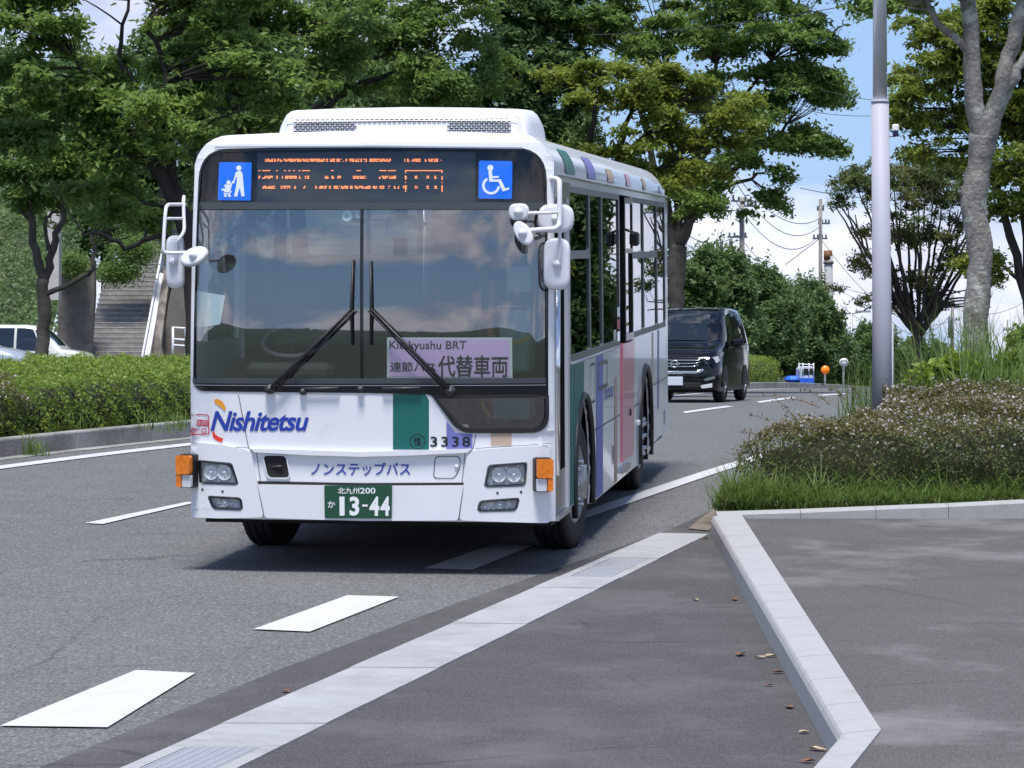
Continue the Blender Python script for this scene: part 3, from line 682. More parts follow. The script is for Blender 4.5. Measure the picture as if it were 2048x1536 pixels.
for k, (z_, m_) in enumerate(((1.62, 'plate_white'), (1.52, 'sticker_red'), (1.42, 'sign_white'))): spatch('door_sticker', [rect(4.58, z_-.04, 4.80, z_+.04)], M[m_], .006)

# --- roof air conditioner
ac = empty('air_conditioner', (0, 0, 0)); ac.parent = bus
def acx(y, t): return 0
V = []; Fc = []; secs = [(1.40, .90, 3.02, .03), (1.46, .90, 3.10, .05), (1.60, .91, 3.145, .08), (2.1, .92, 3.16, .09), (2.45, .90, 3.13, .10), (2.75, .86, 2.95, .10)]
def acsec(hw, zt, r): 
    o = [(hw+.02, 2.86), (hw+.005, zt-.12)] + [(hw-.10+.10*math.cos(t), zt-.12+.12*math.sin(t)) for t in (.4, .8, 1.2, 1.571)] + [(hw*.5, zt+.012), (0, zt+.018)]
    return o + [(-x, z) for x, z in reversed(o[:-1])]
S = [acsec(h_, z_, r_) for _, h_, z_, r_ in secs]
# front face slopes back a little
for (y_, *_r), s_ in zip(secs, S): V += [(x, y_, z) for x, z in s_]
n_ = len(S[0])
for j in range(len(S)-1):
    for i in range(n_-1): Fc.append((j*n_+i, j*n_+i+1, (j+1)*n_+i+1, (j+1)*n_+i))
Fc.append(tuple(range(n_))); Fc.append(tuple((len(S)-1)*n_+i for i in range(n_)))
MB().add(V, Fc, True).build('housing', M['ac_white'] if 'ac_white' in M else M['mirror_white'], ac)
mb = MB()
for r_ in range(7):
    z_ = 3.066 - r_*.0165
    off_ = .5 if r_ % 2 else 0
    for c_ in range(-22, 23):
        x = (c_+off_)*.036
        if abs(x) > .79 or (abs(x) < .34 and r_ > 1): continue
        mb.box((x, 1.397 + (.004 if r_ == 0 else 0), z_), (.027, .006, .0075))
g_ = mb.build('vent_slots', M['black_matte'], ac)
sheet([rpoly([(-.86, 2.9), (.86, 2.9), (.86, 3.09), (-.86, 3.09)], .04), rpoly([(-.835, 2.905), (.835, 2.905), (.835, 3.08), (-.835, 3.08)], .035)], lambda u, v, t: (u, 1.394+t, v), thick=.01).build('vent_frame', M['mirror_white'], ac)
V = []; n1 = 12
for y_, zz, dz in ((1.40, 3.005, .0), (1.25, 2.99, -.01), (1.18, 2.965, -.015)):
    for i in range(n1+1):
        u = -1 + 2*i/n1; V.append((.345*u, y_ + .10*u*u*(1 if y_ < 1.4 else 0), zz + dz + .035*(1-u**4) - .03))
V += [(v[0], v[1], v[2]-.02) for v in V]; k_ = 3*(n1+1); Fc = []
for b_ in (0, k_):
    for j in range(2):
        for i in range(n1): Fc.append((b_+j*(n1+1)+i, b_+j*(n1+1)+i+1, b_+(j+1)*(n1+1)+i+1, b_+(j+1)*(n1+1)+i))
for i in range(n1): Fc.append((2*(n1+1)+i, 2*(n1+1)+i+1, k_+2*(n1+1)+i+1, k_+2*(n1+1)+i))
MB().add(V, Fc, False).build('air_scoop', M['mirror_white'], ac)
box('roof_lamp', (-.93, .55, 2.915), (.14, .06, .03), M['mirror_white'], bev=.01)
# back of the roof unit pedestal keeps it on the roof
# --- mirrors
def mirror(kind, c, w_, h_, yaw, M3=None, name='mirror', r=.45, th=.022):
    rot = Matrix.Rotation(yaw, 3, 'Z') if M3 is None else M3
    hull = rpoly([(-w_/2, -h_/2), (w_/2, -h_/2), (w_/2, h_/2), (-w_/2, h_/2)], min(w_, h_)*r, 5) if kind == 'r' else [(w_/2*math.cos(t*math.pi/14), h_/2*math.sin(t*math.pi/14)) for t in range(28)]
    V = []; n = len(hull)
    for k, d in ((.72, -th), (.90, -th*.92), (.97, -th*.6), (1, 0), (1.0, .012)):
        V += [Vector(c) + rot @ Vector((u*k, d, v*k)) for u, v in hull]
    Fc = [(j*n+i, j*n+(i+1) % n, (j+1)*n+(i+1) % n, (j+1)*n+i) for j in range(4) for i in range(n)] + [tuple(range(n))]
    o = MB().add(V, Fc, True).build(name, M['mirror_white'], bus)
    V = [Vector(c) + rot @ Vector((u*.95, .010, v*.95)) for u, v in hull]; MB().add(V, [tuple(range(n))]).build('mirror_glass', M['chrome'], o, recalc=False)
    sheet([[(u*1.012, v*1.012) for u, v in hull], [(u*.955, v*.955) for u, v in hull]], lambda u, v, t: Vector(c) + rot @ Vector((u, -.004+t, v)), thick=.012).build('mirror_rim', M['grey_rim'], o)
    MB().lathe([(0, .03), (.02, .025), (.032, 0)], 12, rot @ Matrix.Rotation(R(90), 3, 'X'), Vector(c) + rot @ Vector((0, -th-.002, 0))).build('mirror_boss', M['mirror_white'], o)
    return o
M['grey_rim'] = mat('grey_rim', (.35, .34, .34), .6)
ml = -.10
mirror('r', ypx(351, 524, .06), .125, .36, R(-18), th=.03)
mirror('d', ypx(389, 513, -.22), .20, .125, 0, Matrix.Rotation(R(22), 3, 'Y').inverted() @ Matrix.Rotation(R(-22), 3, 'X'))
T_ = lambda name, pts, y, r=.0105: tube(name, smooth_pts([ypx(a_, b_, y if len(p_) < 3 else p_[2]) for p_ in pts for a_, b_ in [p_[:2]]], 3), r, M['mirror_white'])
T_('mirror_stay', [(371, 409, .12), (345, 409, .0), (335, 411, -.1), (331, 425, -.15), (327, 492, -.2), (330, 504, -.2), (344, 506, -.2), (378, 505, -.21)], 0, .0125)
T_('mirror_stay', [(368, 393, .15), (367, 405, .1), (368, 440, .06), (368, 462, .03), (358, 478, .0), (352, 490, .0), (352, 528, .01)], 0, .012)
T_('mirror_stay', [(368, 437, .08), (331, 437, -.16)], 0, .010)
# right-hand cluster
T_('mirror_stay', [(1103, 357, .2), (1113, 358, .1), (1118, 362, .0), (1119, 372, -.05), (1119, 440, -.08), (1116, 452, -.10), (1106, 458, -.12), (1090, 459, -.15), (1058, 461, -.2)], 0, .017)
T_('mirror_stay', [(1119, 440, -.06), (1120, 500, -.05), (1118, 528, -.04)], 0, .012)
T_('mirror_stay', [(1036, 427, -.12), (1116, 425, -.09)], 0, .011)
T_('mirror_stay', [(1119, 425, -.05), (1110, 415, .05), (1103, 410, .18)], 0, .012)
mirror('r', ypx(1038, 424, -.10), .135, .112, 0, th=.03)
mirror('r', ypx(1112, 437, .02), .24, .19, R(6), th=.03)
mirror('d', ypx(1047, 467, -.20), .105, .185, 0, Matrix.Rotation(R(-35), 3, 'Y') @ Matrix.Rotation(R(-10), 3, 'X'))
mirror('r', ypx(1114, 528, .0), .175, .345, R(8), th=.03)
# pillar of chrome edging below the right mirror
# --- interior
M['int_dark'] = mat('int_dark', (.025, .03, .035), .7)
M['int_ceiling'] = mat('int_ceiling', (.07, .085, .09), .6)
M['int_grey'] = mat('int_grey', (.055, .06, .065), .6)
M['wheel_grey'] = mat('wheel_grey', (.30, .29, .28), .5); M['int_pale'] = mat('int_pale', (.36, .45, .40), .5)
M['seat_blue'] = mat('seat_blue', (.015, .02, .05), .9)
M['rail_orange'] = mat('rail_orange', (.50, .12, .03), .4)
M['rail_yellow'] = mat('rail_yellow', (.65, .42, .03), .4)
M['paper'] = mat('paper', (.72, .80, .78), .6)
it = empty('interior', (0, 0, 0)); it.parent = bus
def ib(name, c, d, m, bev=0.0): return box(name, c, d, M[m], it, bev)
ib('cabin_floor', (0, 5.1, .56), (2.3, 9.4, .03), 'int_dark'); ib('ceiling', (0, 5.3, 2.62), (2.2, 9.2, .03), 'int_ceiling'); ib('rear_bulkhead', (0, 9.8, 1.5), (2.2, .04, 2.2), 'int_grey')
ib('dashboard', (-.25, .42, 1.17), (1.7, .50, .16), 'int_dark', .05); ib('dashboard_front', (-.25, .30, .85), (1.7, .1, .6), 'int_dark')
ib('instrument_hood', (-.62, .50, 1.30), (.62, .28, .12), 'int_dark', .04)
ib('kerb_side_shelf', (.86, .5, .58), (.7, .5, .3), 'int_dark')
MB().lathe([(.225 + .016*math.cos(t), .016*math.sin(t)) for t in [2*math.pi*i/8 for i in range(9)]], 32, Matrix.Rotation(R(28), 3, 'X'), ypx(590, 680, .72)).build('steering_wheel', M['wheel_grey'], it)
swc = ypx(590, 680, .72)
tube('steering_column', [swc + Vector((0, -.02, 0)), swc + Vector((0, -.1, -.3))], .03, M['int_dark'], it)
for s in (-1, 0, 1): tube('steering_spoke', [swc, swc + Matrix.Rotation(R(28), 3, 'X') @ Vector((.21*math.sin(s*2), -.21*math.cos(s*2), 0))], .012, M['int_dark'], it)
ib('driver_seat', (-.50, 1.45, 1.0), (.5, .5, .16), 'seat_blue', .05); ib('driver_backrest', (-.50, 1.70, 1.35), (.48, .12, .7), 'seat_blue', .05); ib('headrest', (-.5, 1.7, 1.78), (.26, .1, .18), 'seat_blue', .04)
ib('driver_partition', (-.5, 2.0, 1.35), (1.1, .03, 1.5), 'int_grey')
for r_ in range(8):
    for s in (-1, 1):
        y_ = 2.9 + r_*.82
        if s == 1 and 4.4 < y_ < 6.1: continue
        ib('passenger_seat', (s*.78, y_, 1.0), (.72, .42, .10), 'seat_blue', .03); ib('passenger_backrest', (s*.78, y_+.22, 1.35), (.72, .09, .62), 'seat_blue', .03)
for y_ in (2.4, 4.1, 5.8, 7.4):
    for s in (-1, 1): tube('grab_pole', [(s*.42, y_, .57), (s*.42, y_, 2.6)], .016, M['rail_orange'], it)
for s in (-1, 1): tube('ceiling_rail', [(s*.5, 2.1, 2.35), (s*.5, 9.4, 2.35)], .015, M['alu'], it)
for k in range(10): tube('hanging_strap', [(.5, 2.6+k*.5, 2.35), (.5, 2.6+k*.5, 2.08)], .01, M['int_pale'], it)
# fare box and door-side fittings
a_, b_ = ypx(1000, 620, 1.0), ypx(1062, 745, 1.0)
ib('fare_box', ((a_.x+b_.x)/2, 1.1, (a_.z+b_.z)/2), (b_.x-a_.x, .3, a_.z-b_.z), 'int_pale', .02)
a_, b_ = ypx(1012, 532, 1.0), ypx(1062, 585, 1.0); ib('card_reader', ((a_.x+b_.x)/2, 1.05, (a_.z+b_.z)/2), (b_.x-a_.x, .06, a_.z-b_.z), 'int_pale', .01)
tube('door_rail', [ypx(986, 560, 1.0), ypx(982, 640, 1.0), ypx(982, 760, 1.0), ypx(982, 850, 1.0)], .028, M['rail_orange'], it)
tube('door_rail', smooth_pts([ypx(1062, 672, .8), ypx(1040, 683, .8), ypx(1020, 684, .8)], 3), .014, M['rail_yellow'], it)
tube('door_rail', smooth_pts([ypx(962, 802, .8), ypx(968, 818, .8), ypx(980, 834, .8)], 3), .016, M['rail_yellow'], it)
tube('door_rail', [ypx(985, 613, .95), ypx(1062, 613, .95)], .009, M['alu'], it)
a_, b_ = ypx(988, 795, 1.0), ypx(1062, 838, 1.0); ib('fare_box_foot', ((a_.x+b_.x)/2, 1.1, (a_.z+b_.z)/2), (b_.x-a_.x, .3, a_.z-b_.z), 'int_pale')
a_, b_ = ypx(946, 583, .5), ypx(962, 624, .5); ib('fire_extinguisher_label', ((a_.x+b_.x)/2, .5, (a_.z+b_.z)/2), (b_.x-a_.x, .02, a_.z-b_.z), 'rail_orange')
a_, b_ = ypx(772, 432, .45), ypx(836, 476, .45); ib('interior_mirror', ((a_.x+b_.x)/2, .45, (a_.z+b_.z)/2), (b_.x-a_.x, .05, a_.z-b_.z), 'int_pale', .03)
a_, b_ = ypx(740, 438, .4), ypx(772, 455, .4); ib('ceiling_monitor', ((a_.x+b_.x)/2, .4, (a_.z+b_.z)/2), (b_.x-a_.x, .05, a_.z-b_.z), 'int_pale', .01)
tube('monitor_bracket', [ypx(788, 422, .4), ypx(788, 450, .4)], .02, M['int_pale'], it)
# stickers inside the windscreen
def inside(name, poly, m, back=.012): return sheet([[fpx(*p) for p in poly]], lambda u, v, t: (u, fy(u, v)+back, v), GR).build(name, M[m], bus)
sk = inside('inspection_sticker', disc(693, 432, 10.5, 20), 'paper'); ftext('sticker_digit', '6', (690, 428, 696, 436), M['letter_black'], -.010, parent=sk)
sk = inside('inspection_sticker', rect(711, 423, 723, 435), 'paper'); ftext('sticker_digit', '3', (715, 426, 719, 432), M['letter_blue'], -.010, parent=sk)
inside('visor_panel', rpoly([(418, 450), (640, 458), (638, 470), (430, 470)], 3), 'int_ceiling', .25)
MB().lathe([(0, -.01), (.055, -.008), (.07, 0)], 20, Matrix.Rotation(R(-90), 3, 'X'), ypx(437, 521, .5)).build('cabin_fan', M['int_dark'], it)
# things lying on the dashboard: a notice and a sheet of paper (top-level: they rest there)
def on_dash(name, poly, m, back, label, cat):
    o = sheet([[fpx(*p, -back) for p in poly]], lambda u, v, t: BM @ Vector((u, fy(max(-1.2, min(1.2, u)), v)+back+t, v)), GR, .004).build(name, M[m], None)
    return tag(o, label, cat)
M['notice_pink'] = mat('notice_pink', (.84, .56, .88), .5)
nt_ = on_dash('notice_board', [(774, 675), (1024, 675), (1025, 756), (774, 756)], 'plate_white', .020, 'pink and white printed notice standing low behind the right half of the bus windscreen', 'notice')
def nfn(x0, y0, x1, y1, bk):
    a = fpx(x0, y1, -.02); d = fpx(x1, y0, -.02)
    def fn(u, v):
        x = a[0]+(d[0]-a[0])*u; z = a[1]+(d[1]-a[1])*v; return BM @ Vector((x, fy(x, z)+bk, z))
    return fn
f0 = nfn(778, 679, 1019, 753, .018); sheet([rect(0, 0, 1, 1)], lambda u, v, t: f0(u, v), (.1, .2)).build('pink_field', M['notice_pink'], nt_)
for s_, bx, bd in (('Kitakyushu BRT', (779, 682, 933, 703), .008), ('連節バス', (780, 724, 872, 744), .01), ('代替車両', (876, 711, 1016, 754), .016)):
    text_mb(s_, nfn(bx[0], bx[1], bx[2], bx[3], .0165), bold=bd).build('notice_text', M['letter_black'], nt_, recalc=False)
on_dash('paper_sheet', [(395, 582), (450, 591), (440, 649), (394, 655)], 'paper', .10, 'pale paper sheet propped behind the left end of the bus windscreen', 'paper')
# ================================================================== SETTING
def asphalt(name, c0, c1, speck, sc_=90.0, bump=.35, stain=None):
    m = bpy.data.materials.new(name); m.use_nodes = True; nt = m.node_tree; nn = nt.nodes; ll = nt.links; b = nn['Principled BSDF']
    tc = nn.new('ShaderNodeTexCoord')
    def noise(s, d=4, r=.6, dim=None):
        n = nn.new('ShaderNodeTexNoise'); n.inputs['Scale'].default_value = s; n.inputs['Detail'].default_value = d; n.inputs['Roughness'].default_value = r; ll.new(tc.outputs['Object'], n.inputs['Vector']); return n.outputs[0]
    def ramp(i, a, b_, ca=(0, 0, 0, 1), cb=(1, 1, 1, 1)):
        r = nn.new('ShaderNodeValToRGB'); r.color_ramp.elements[0].position = a; r.color_ramp.elements[1].position = b_; r.color_ramp.elements[0].color = ca; r.color_ramp.elements[1].color = cb; ll.new(i, r.inputs[0]); return r.outputs[0]
    base = ramp(noise(1.1, 8, .7), .3, .72, (*c0, 1), (*c1, 1))
    v = nn.new('ShaderNodeTexVoronoi'); v.inputs['Scale'].default_value = sc_; ll.new(tc.outputs['Object'], v.inputs['Vector'])
    sp = ramp(v.outputs['Color'], .55, .95)
    mx1 = nn.new('ShaderNodeMixRGB'); mx1.inputs[2].default_value = (*speck, 1); ll.new(base, mx1.inputs[1])
    mu = nn.new('ShaderNodeMath'); mu.operation = 'MULTIPLY'; mu.inputs[1].default_value = .55; ll.new(sp, mu.inputs[0]); ll.new(mu.outputs[0], mx1.inputs[0])
    v2 = ramp(noise(sc_*.8, 3), .42, .6, (.45, .45, .45, 1), (1, 1, 1, 1))
    mm = nn.new('ShaderNodeMixRGB'); mm.blend_type = 'MULTIPLY'; mm.inputs[0].default_value = .8; ll.new(mx1.outputs[0], mm.inputs[1]); ll.new(v2, mm.inputs[2])
    col = mm.outputs[0]
    if stain:
        st = ramp(noise(stain[1], 6, .65), stain[2], stain[3]); m3 = nn.new('ShaderNodeMixRGB'); m3.inputs[2].default_value = (*stain[0], 1)
        mu3 = nn.new('ShaderNodeMath'); mu3.operation = 'MULTIPLY'; mu3.inputs[1].default_value = .75; ll.new(st, mu3.inputs[0]); ll.new(mu3.outputs[0], m3.inputs[0]); ll.new(col, m3.inputs[1]); col = m3.outputs[0]
    # hairline cracks, broken up by noise
    wv = nn.new('ShaderNodeMixRGB'); wv.inputs[0].default_value = .12; nz = nn.new('ShaderNodeTexNoise'); nz.inputs['Scale'].default_value = 3; nz.inputs['Detail'].default_value = 6
    ll.new(tc.outputs['Object'], nz.inputs['Vector']); ll.new(tc.outputs['Object'], wv.inputs[1]); ll.new(nz.outputs['Color'], wv.inputs[2])
    vc = nn.new('ShaderNodeTexVoronoi'); vc.feature = 'DISTANCE_TO_EDGE'; vc.inputs['Scale'].default_value = .42; ll.new(wv.outputs[0], vc.inputs['Vector'])
    ck = ramp(vc.outputs['Distance'], .002, .006, (1, 1, 1, 1), (0, 0, 0, 1)); msk = ramp(noise(.8, 3), .50, .60)
    m5 = nn.new('ShaderNodeMath'); m5.operation = 'MULTIPLY'; ll.new(ck, m5.inputs[0]); ll.new(msk, m5.inputs[1]); m6 = nn.new('ShaderNodeMath'); m6.operation = 'MULTIPLY'; m6.inputs[1].default_value = .6; ll.new(m5.outputs[0], m6.inputs[0])
    m4 = nn.new('ShaderNodeMixRGB'); m4.inputs[2].default_value = (c0[0]*.35, c0[1]*.35, c0[2]*.35, 1); ll.new(m6.outputs[0], m4.inputs[0]); ll.new(col, m4.inputs[1]); col = m4.outputs[0]
    ll.new(col, b.inputs['Base Color']); b.inputs['Roughness'].default_value = .82; b.inputs['Specular IOR Level'].default_value = .4
    bp = nn.new('ShaderNodeBump'); bp.inputs['Strength'].default_value = bump; bp.inputs['Distance'].default_value = .01; ll.new(v.outputs['Distance'], bp.inputs['Height']); ll.new(bp.outputs[0], b.inputs['Normal'])
    return m
M['road_asphalt'] = asphalt('road_asphalt', (.126, .132, .133), (.162, .169, .170), (.38, .39, .39), 70, .5)
M['dark_asphalt'] = asphalt('dark_asphalt', (.068, .066, .068), (.100, .096, .098), (.17, .17, .17), 130, .25, stain=((.135, .132, .135), .9, .5, .75))
M['walk_asphalt'] = asphalt('walk_asphalt', (.100, .092, .092), (.140, .130, .130), (.19, .18, .18), 130, .25, stain=((.215, .205, .205), .55, .52, .68))
M['concrete'] = mat('concrete', (.50, .49, .47), .85, var=.12, vs_=3, bump=.2, bs=60, dirt=((.30, .29, .27), 2.2, .56, .8))
M['concrete_new'] = mat('concrete_new', (.37, .375, .385), .85, var=.10, vs_=4, bump=.25, bs=90, dirt=((.25, .245, .23), 4, .50, .82))
M['concrete_old'] = mat('concrete_old', (.30, .295, .29), .9, var=.25, vs_=2, bump=.3, bs=30, dirt=((.15, .145, .13), 1.1, .45, .7))
M['road_paint'] = mat('road_paint', (.55, .56, .58), .6, var=.05, vs_=5, bump=.2, bs=120, dirt=((.45, .46, .47), 9, .56, .80))
M['earth'] = mat('earth', (.05, .042, .026), .95, var=.35, vs_=2, bump=.5, bs=12, dirt=((.025, .045, .014), .8, .40, .55))
M['earth_light'] = mat('earth_light', (.17, .145, .12), .95, var=.3, vs_=6, bump=.4, bs=30)
def gsheet(name, loops, m, off, gy=1.0, thick=0.0, kind='structure', parent=None):
    ys = [p[1] for l in loops for p in l]; lo, hi = min(ys), max(ys); ks = []; y = lo
    while y < hi: y += gy if y < 120 else 12; ks.append(y)
    o = sheet(loops, lambda u, v, t: (u, v, G(v) + off - t), m and (None, ks), thick).build(name, M[m], parent)
    if parent is None and kind: o['kind'] = kind
    return o
def W(px, py, h=0.0): p = gp(px, py, h); return (p.x, p.y)
# ground out to the horizon
V = []; Fc = []
gys = [-400, -150, -60, -40, -20] + list(range(-16, 32, 4)) + list(range(32, 160, 4)) + [180, 220, 280, 340, 400, 700, 1500, 3000]
gxs = [-3000, -800, -200, -60, 60, 200, 800, 3000]
for y in gys:
    for x in gxs: V.append((x, y, G(y) - .03))
n_ = len(gxs)
for j in range(len(gys)-1):
    for i in range(n_-1): Fc.append((j*n_+i, j*n_+i+1, (j+1)*n_+i+1, (j+1)*n_+i))
MB().add(V, Fc, True).build('ground', M['earth'])['kind'] = 'structure'
# hills behind the photographer (they show, low and dark, in the windscreen) and all round
M['hill_green'] = mat('hill_green', (.045, .07, .05), .9, var=.3, vs_=.02)
def hill(name, a0, a1, rad, hmax, seed):
    rr = random.Random(seed); mb = MB(); V = []; n = 60; ph = [rr.uniform(0, 6) for _ in range(4)]
    for i in range(n+1):
        a = R(a0 + (a1-a0)*i/n); t = i/n; e = math.sin(math.pi*t)**.5
        h = hmax*e*(.55 + .25*math.sin(3.1*t*3+ph[0]) + .13*math.sin(9*t*3+ph[1]) + .06*math.sin(23*t*3+ph[2]))
        for k, (r_, q) in enumerate(((rad, 0), (rad+80, .6), (rad+170, 1.0), (rad+420, 0))): V.append((math.sin(a)*r_, math.cos(a)*r_, -8 + h*q))
    Fc = [(i*4+k, (i+1)*4+k, (i+1)*4+k+1, i*4+k+1) for i in range(n) for k in range(3)]
    mb.add(V, Fc, True).build(name, M['hill_green'])['kind'] = 'structure'
hill('hills', 95, 265, 700, 40, 4)
# --- carriageway
kb0, kb1 = W(0, 916), W(370, 876)
dx = (kb1[0]-kb0[0])/(kb1[1]-kb0[1])
kerb_line = [(kb0[0]-.36*(kb0[1]+10), -10), kb0, kb1, (-1.55, 44), (1.15, 58), (3.9, 74), (7.4, 92), (12.5, 120), (18.2, 150), (30, 195), (60, 260)]
right = [(60+22, 250), (36, 180), (25, 140), (17, 100), (12.4, 78), (9.6, 66), (7.6, 52), (5.9, 42), (4.2, 33), W(1500, 985), W(1425, 1075)]
left_low = [W(1425, 1075), W(1000, 1247), W(600, 1408), W(250, 1545)]
l3 = left_low[-1]; left_low += [(l3[0]-.29*(l3[1]+10), -10)]
gsheet('road', [kerb_line + right[:-1] + left_low], 'road_asphalt', 0.0)
# bus-bay apron and forecourt, darker tarmac
ap = [W(1500, 985), W(1340, 1060), W(900, 1212), W(560, 1340), W(60, 1545)]
apx = ap[-1]
gsheet('apron', [[(10, -10)] + [(10, 16), W(1700, 1500), W(1760, 1462)] + [W(1430, 1040), W(1495, 1012)] + ap + [(apx[0]-.29*(apx[1]+10), -10)]], 'dark_asphalt', .004)
# gutter strip of concrete slabs with two gratings
g0a, g0b = W(1318, 1068), W(1418, 1070); g1a, g1b = W(250, 1536), W(482, 1536)
def lerp2(a, b, t): return (a[0]+(b[0]-a[0])*t, a[1]+(b[1]-a[1])*t)
ext = 1.9
gut = empty('gutter', (0, 0, 0)); gut['kind'] = 'structure'
Lg = math.hypot(g1a[0]-g0a[0], g1a[1]-g0a[1]); ns = int(Lg*ext/.62)
M['concrete_gutter'] = mat('concrete_gutter', (.34, .348, .362), .8, var=.10, vs_=3, bump=.15, bs=50, dirt=((.245, .245, .24), 3.5, .48, .80))
M['grate'] = mat('grate', (.45, .46, .50), .5, .2)
for i in range(ns):
    t0 = i/ns*ext; t1 = (i+1)/ns*ext; gpn = .003/Lg
    a, b, c, d = lerp2(g0a, g1a, t0+gpn), lerp2(g0b, g1b, t0+gpn), lerp2(g0b, g1b, t1-gpn), lerp2(g0a, g1a, t1-gpn)
    my = (a[1]+c[1])/2; py_ = 705 + F*(CAM.z-G(my))/my if my > 1 else 9999
    if 1482 < py_ < 1560 or 1126 < py_ < 1152:
        fr_ = gsheet('grating', [[a, b, c, d], [lerp2(lerp2(a, b, .16), lerp2(d, c, .16), .06), lerp2(lerp2(a, b, .84), lerp2(d, c, .84), .06), lerp2(lerp2(a, b, .84), lerp2(d, c, .84), .94), lerp2(lerp2(a, b, .16), lerp2(d, c, .16), .94)]], 'concrete_gutter', .010, parent=gut, thick=.04)
        nb = 22; mb = MB()
        for k in range(nb):
            s0 = .07 + .86*k/nb; s1 = s0 + .86/nb*.55
            mb.prism([lerp2(lerp2(a, b, .17), lerp2(d, c, .17), s0), lerp2(lerp2(a, b, .83), lerp2(d, c, .83), s0), lerp2(lerp2(a, b, .83), lerp2(d, c, .83), s1), lerp2(lerp2(a, b, .17), lerp2(d, c, .17), s1)], lambda u, v: (u, v, G(v)+.009), lambda u, v: (u, v, G(v)-.02))
        for k in range(7):
            s0 = .2+.6*k/6; mb.prism([lerp2(lerp2(a, b, s0-.006), lerp2(d, c, s0-.006), .05), lerp2(lerp2(a, b, s0+.006), lerp2(d, c, s0+.006), .05), lerp2(lerp2(a, b, s0+.006), lerp2(d, c, s0+.006), .95), lerp2(lerp2(a, b, s0-.006), lerp2(d, c, s0-.006), .95)], lambda u, v: (u, v, G(v)+.0115), lambda u, v: (u, v, G(v)-.02))
        g_ = mb.build('grate_bars', M['grate'], gut); g_['kind'] = 'stuff'
    else:
        gsheet('gutter_slab', [[a, b, c, d]], 'concrete_gutter', .010 + .0015*(i % 3), parent=gut, thick=.04)
gsheet('gutter_bed', [[g0a, g0b, lerp2(g0b, g1b, ext), lerp2(g0a, g1a, ext)]], 'seam', .0055, parent=gut)
# painted lines
def paint(name, quads, off=.009):
    return gsheet(name, [quads], 'road_paint', off)
for q in ([(0, 1455), (215, 1458), (391, 1349), (272, 1343)], [(507, 1261), (620, 1266), (798, 1196), (695, 1193)], [(848, 1139), (944, 1142), (1066, 1093), (984, 1091)]):
    paint('lane_marking', [W(*p) for p in q])
a, b, c, d = [W(*p) for p in ((0, 1455), (215, 1458), (391, 1349), (272, 1343))]
a2, b2 = [W(*p) for p in ((507, 1261), (620, 1266))]
for k in (1, 2): paint('lane_marking', [(p[0]-(a2[0]-a[0])*k, p[1]-(a2[1]-a[1])*k) for p in (a, b, c, d)])
paint('edge_line', [W(1098, 1060), W(1138, 1050), W(1495, 928), W(1560, 908), W(1640, 884), W(1640, 876), W(1560, 899), W(1495, 917), W(1150, 1030)])
# lane line of the inner lane and its repeats toward and away from the camera
i0, i1 = W(170, 1048), W(205, 1050); j0, j1 = W(372, 1006), W(400, 1005)
paint('lane_marking', [i0, i1, j1, j0])
dv = ((j0[0]-i0[0])/(j0[1]-i0[1]), 1)
for k in range(1, 4): paint('lane_marking', [(p[0]-dv[0]*4.2*k, p[1]-4.2*k) for p in (i0, i1, j1, j0)])
paint('lane_marking', [(-1.35, 30), (-1.18, 30), (0.3, 35.5), (.13, 35.5)]); paint('lane_marking', [(1.1, 39.5), (1.27, 39.5), (2.1, 43.5), (1.93, 43.5)])
def gpf(px, py): p = gp(px, py, 0, 40, 110); return (p.x, p.y)
for q in ([(1365, 824.5), (1371, 827.5), (1468, 814), (1452, 812.5)], [(1512, 804), (1520, 806.5), (1592, 796.5), (1583, 794.5)], [(1633, 790.6), (1643, 792.4), (1695, 788.4), (1688, 787)]):
    paint('lane_marking', [gpf(*p) for p in q])
e0, e1, e2, e3 = W(-40, 945), W(-40, 938), W(370, 888), W(370, 893.5)
el = [(e1[0]-.36*(e1[1]+10), -10), e1, e2] + [(x + o_, y) for (x, y), o_ in zip(kerb_line[3:9], (.55, .6, .62, .65, .8, .9))]
er = [(e0[0]-.36*(e0[1]+10)+.16, -10), e0, e3] + [(x + o_, y) for (x, y), o_ in zip(kerb_line[3:9], (.71, .76, .8, .85, 1.0, 1.1))]
paint('edge_line', el + er[::-1])
# flat concrete channel at the foot of the median kerb and the kerb stones
KH = .20
def offset_line(line, d):
    o = []
    for i, p in enumerate(line):
        a = Vector(line[max(i-1, 0)]); b = Vector(line[min(i+1, len(line)-1)]); t = (b-a).normalized(); o.append((p[0]-t.y*d, p[1]+t.x*d))
    return o
def resample(line, step):
    o = [Vector(line[0])]
    for a, b in zip(line, line[1:]):
        a, b = Vector(a), Vector(b); L_ = (b-a).length; k = max(1, round(L_/step))
        for i in range(1, k+1): o.append(a + (b-a)*i/k)
    return o
gsheet('channel', [kerb_line + offset_line(kerb_line, -.22)[::-1]], 'concrete_old', .006)
mk = empty('median_kerb', (0, 0, 0)); mk['kind'] = 'structure'
def kerb_stone(parent, a, b, n, h, w_, m, r=.02, z0=-.05, gap=.006):
    """one kerb stone from a to b, back to the side n"""
    a, b = Vector(a), Vector(b); t = (b-a); L_ = t.length
    if L_ < .05: return
    t /= L_; a = a + t*gap/2; b = b - t*gap/2; n = Vector(n)
    prof = [(0, z0), (0, h-r), (r*.3, h-r*.3), (r, h), (w_, h), (w_, z0)]
    V = []
    for p in (a, b):
        for u, z in prof: q = p + n*u; V.append((q.x, q.y, G(p.y)+z))
    k = len(prof); Fc = [(i, (i+1) % k, (i+1) % k+k, i+k) for i in range(k-1)] + [tuple(range(k)), tuple(range(k, 2*k))]
    return MB().add(V, Fc).build('kerb_stone', M[m], parent)
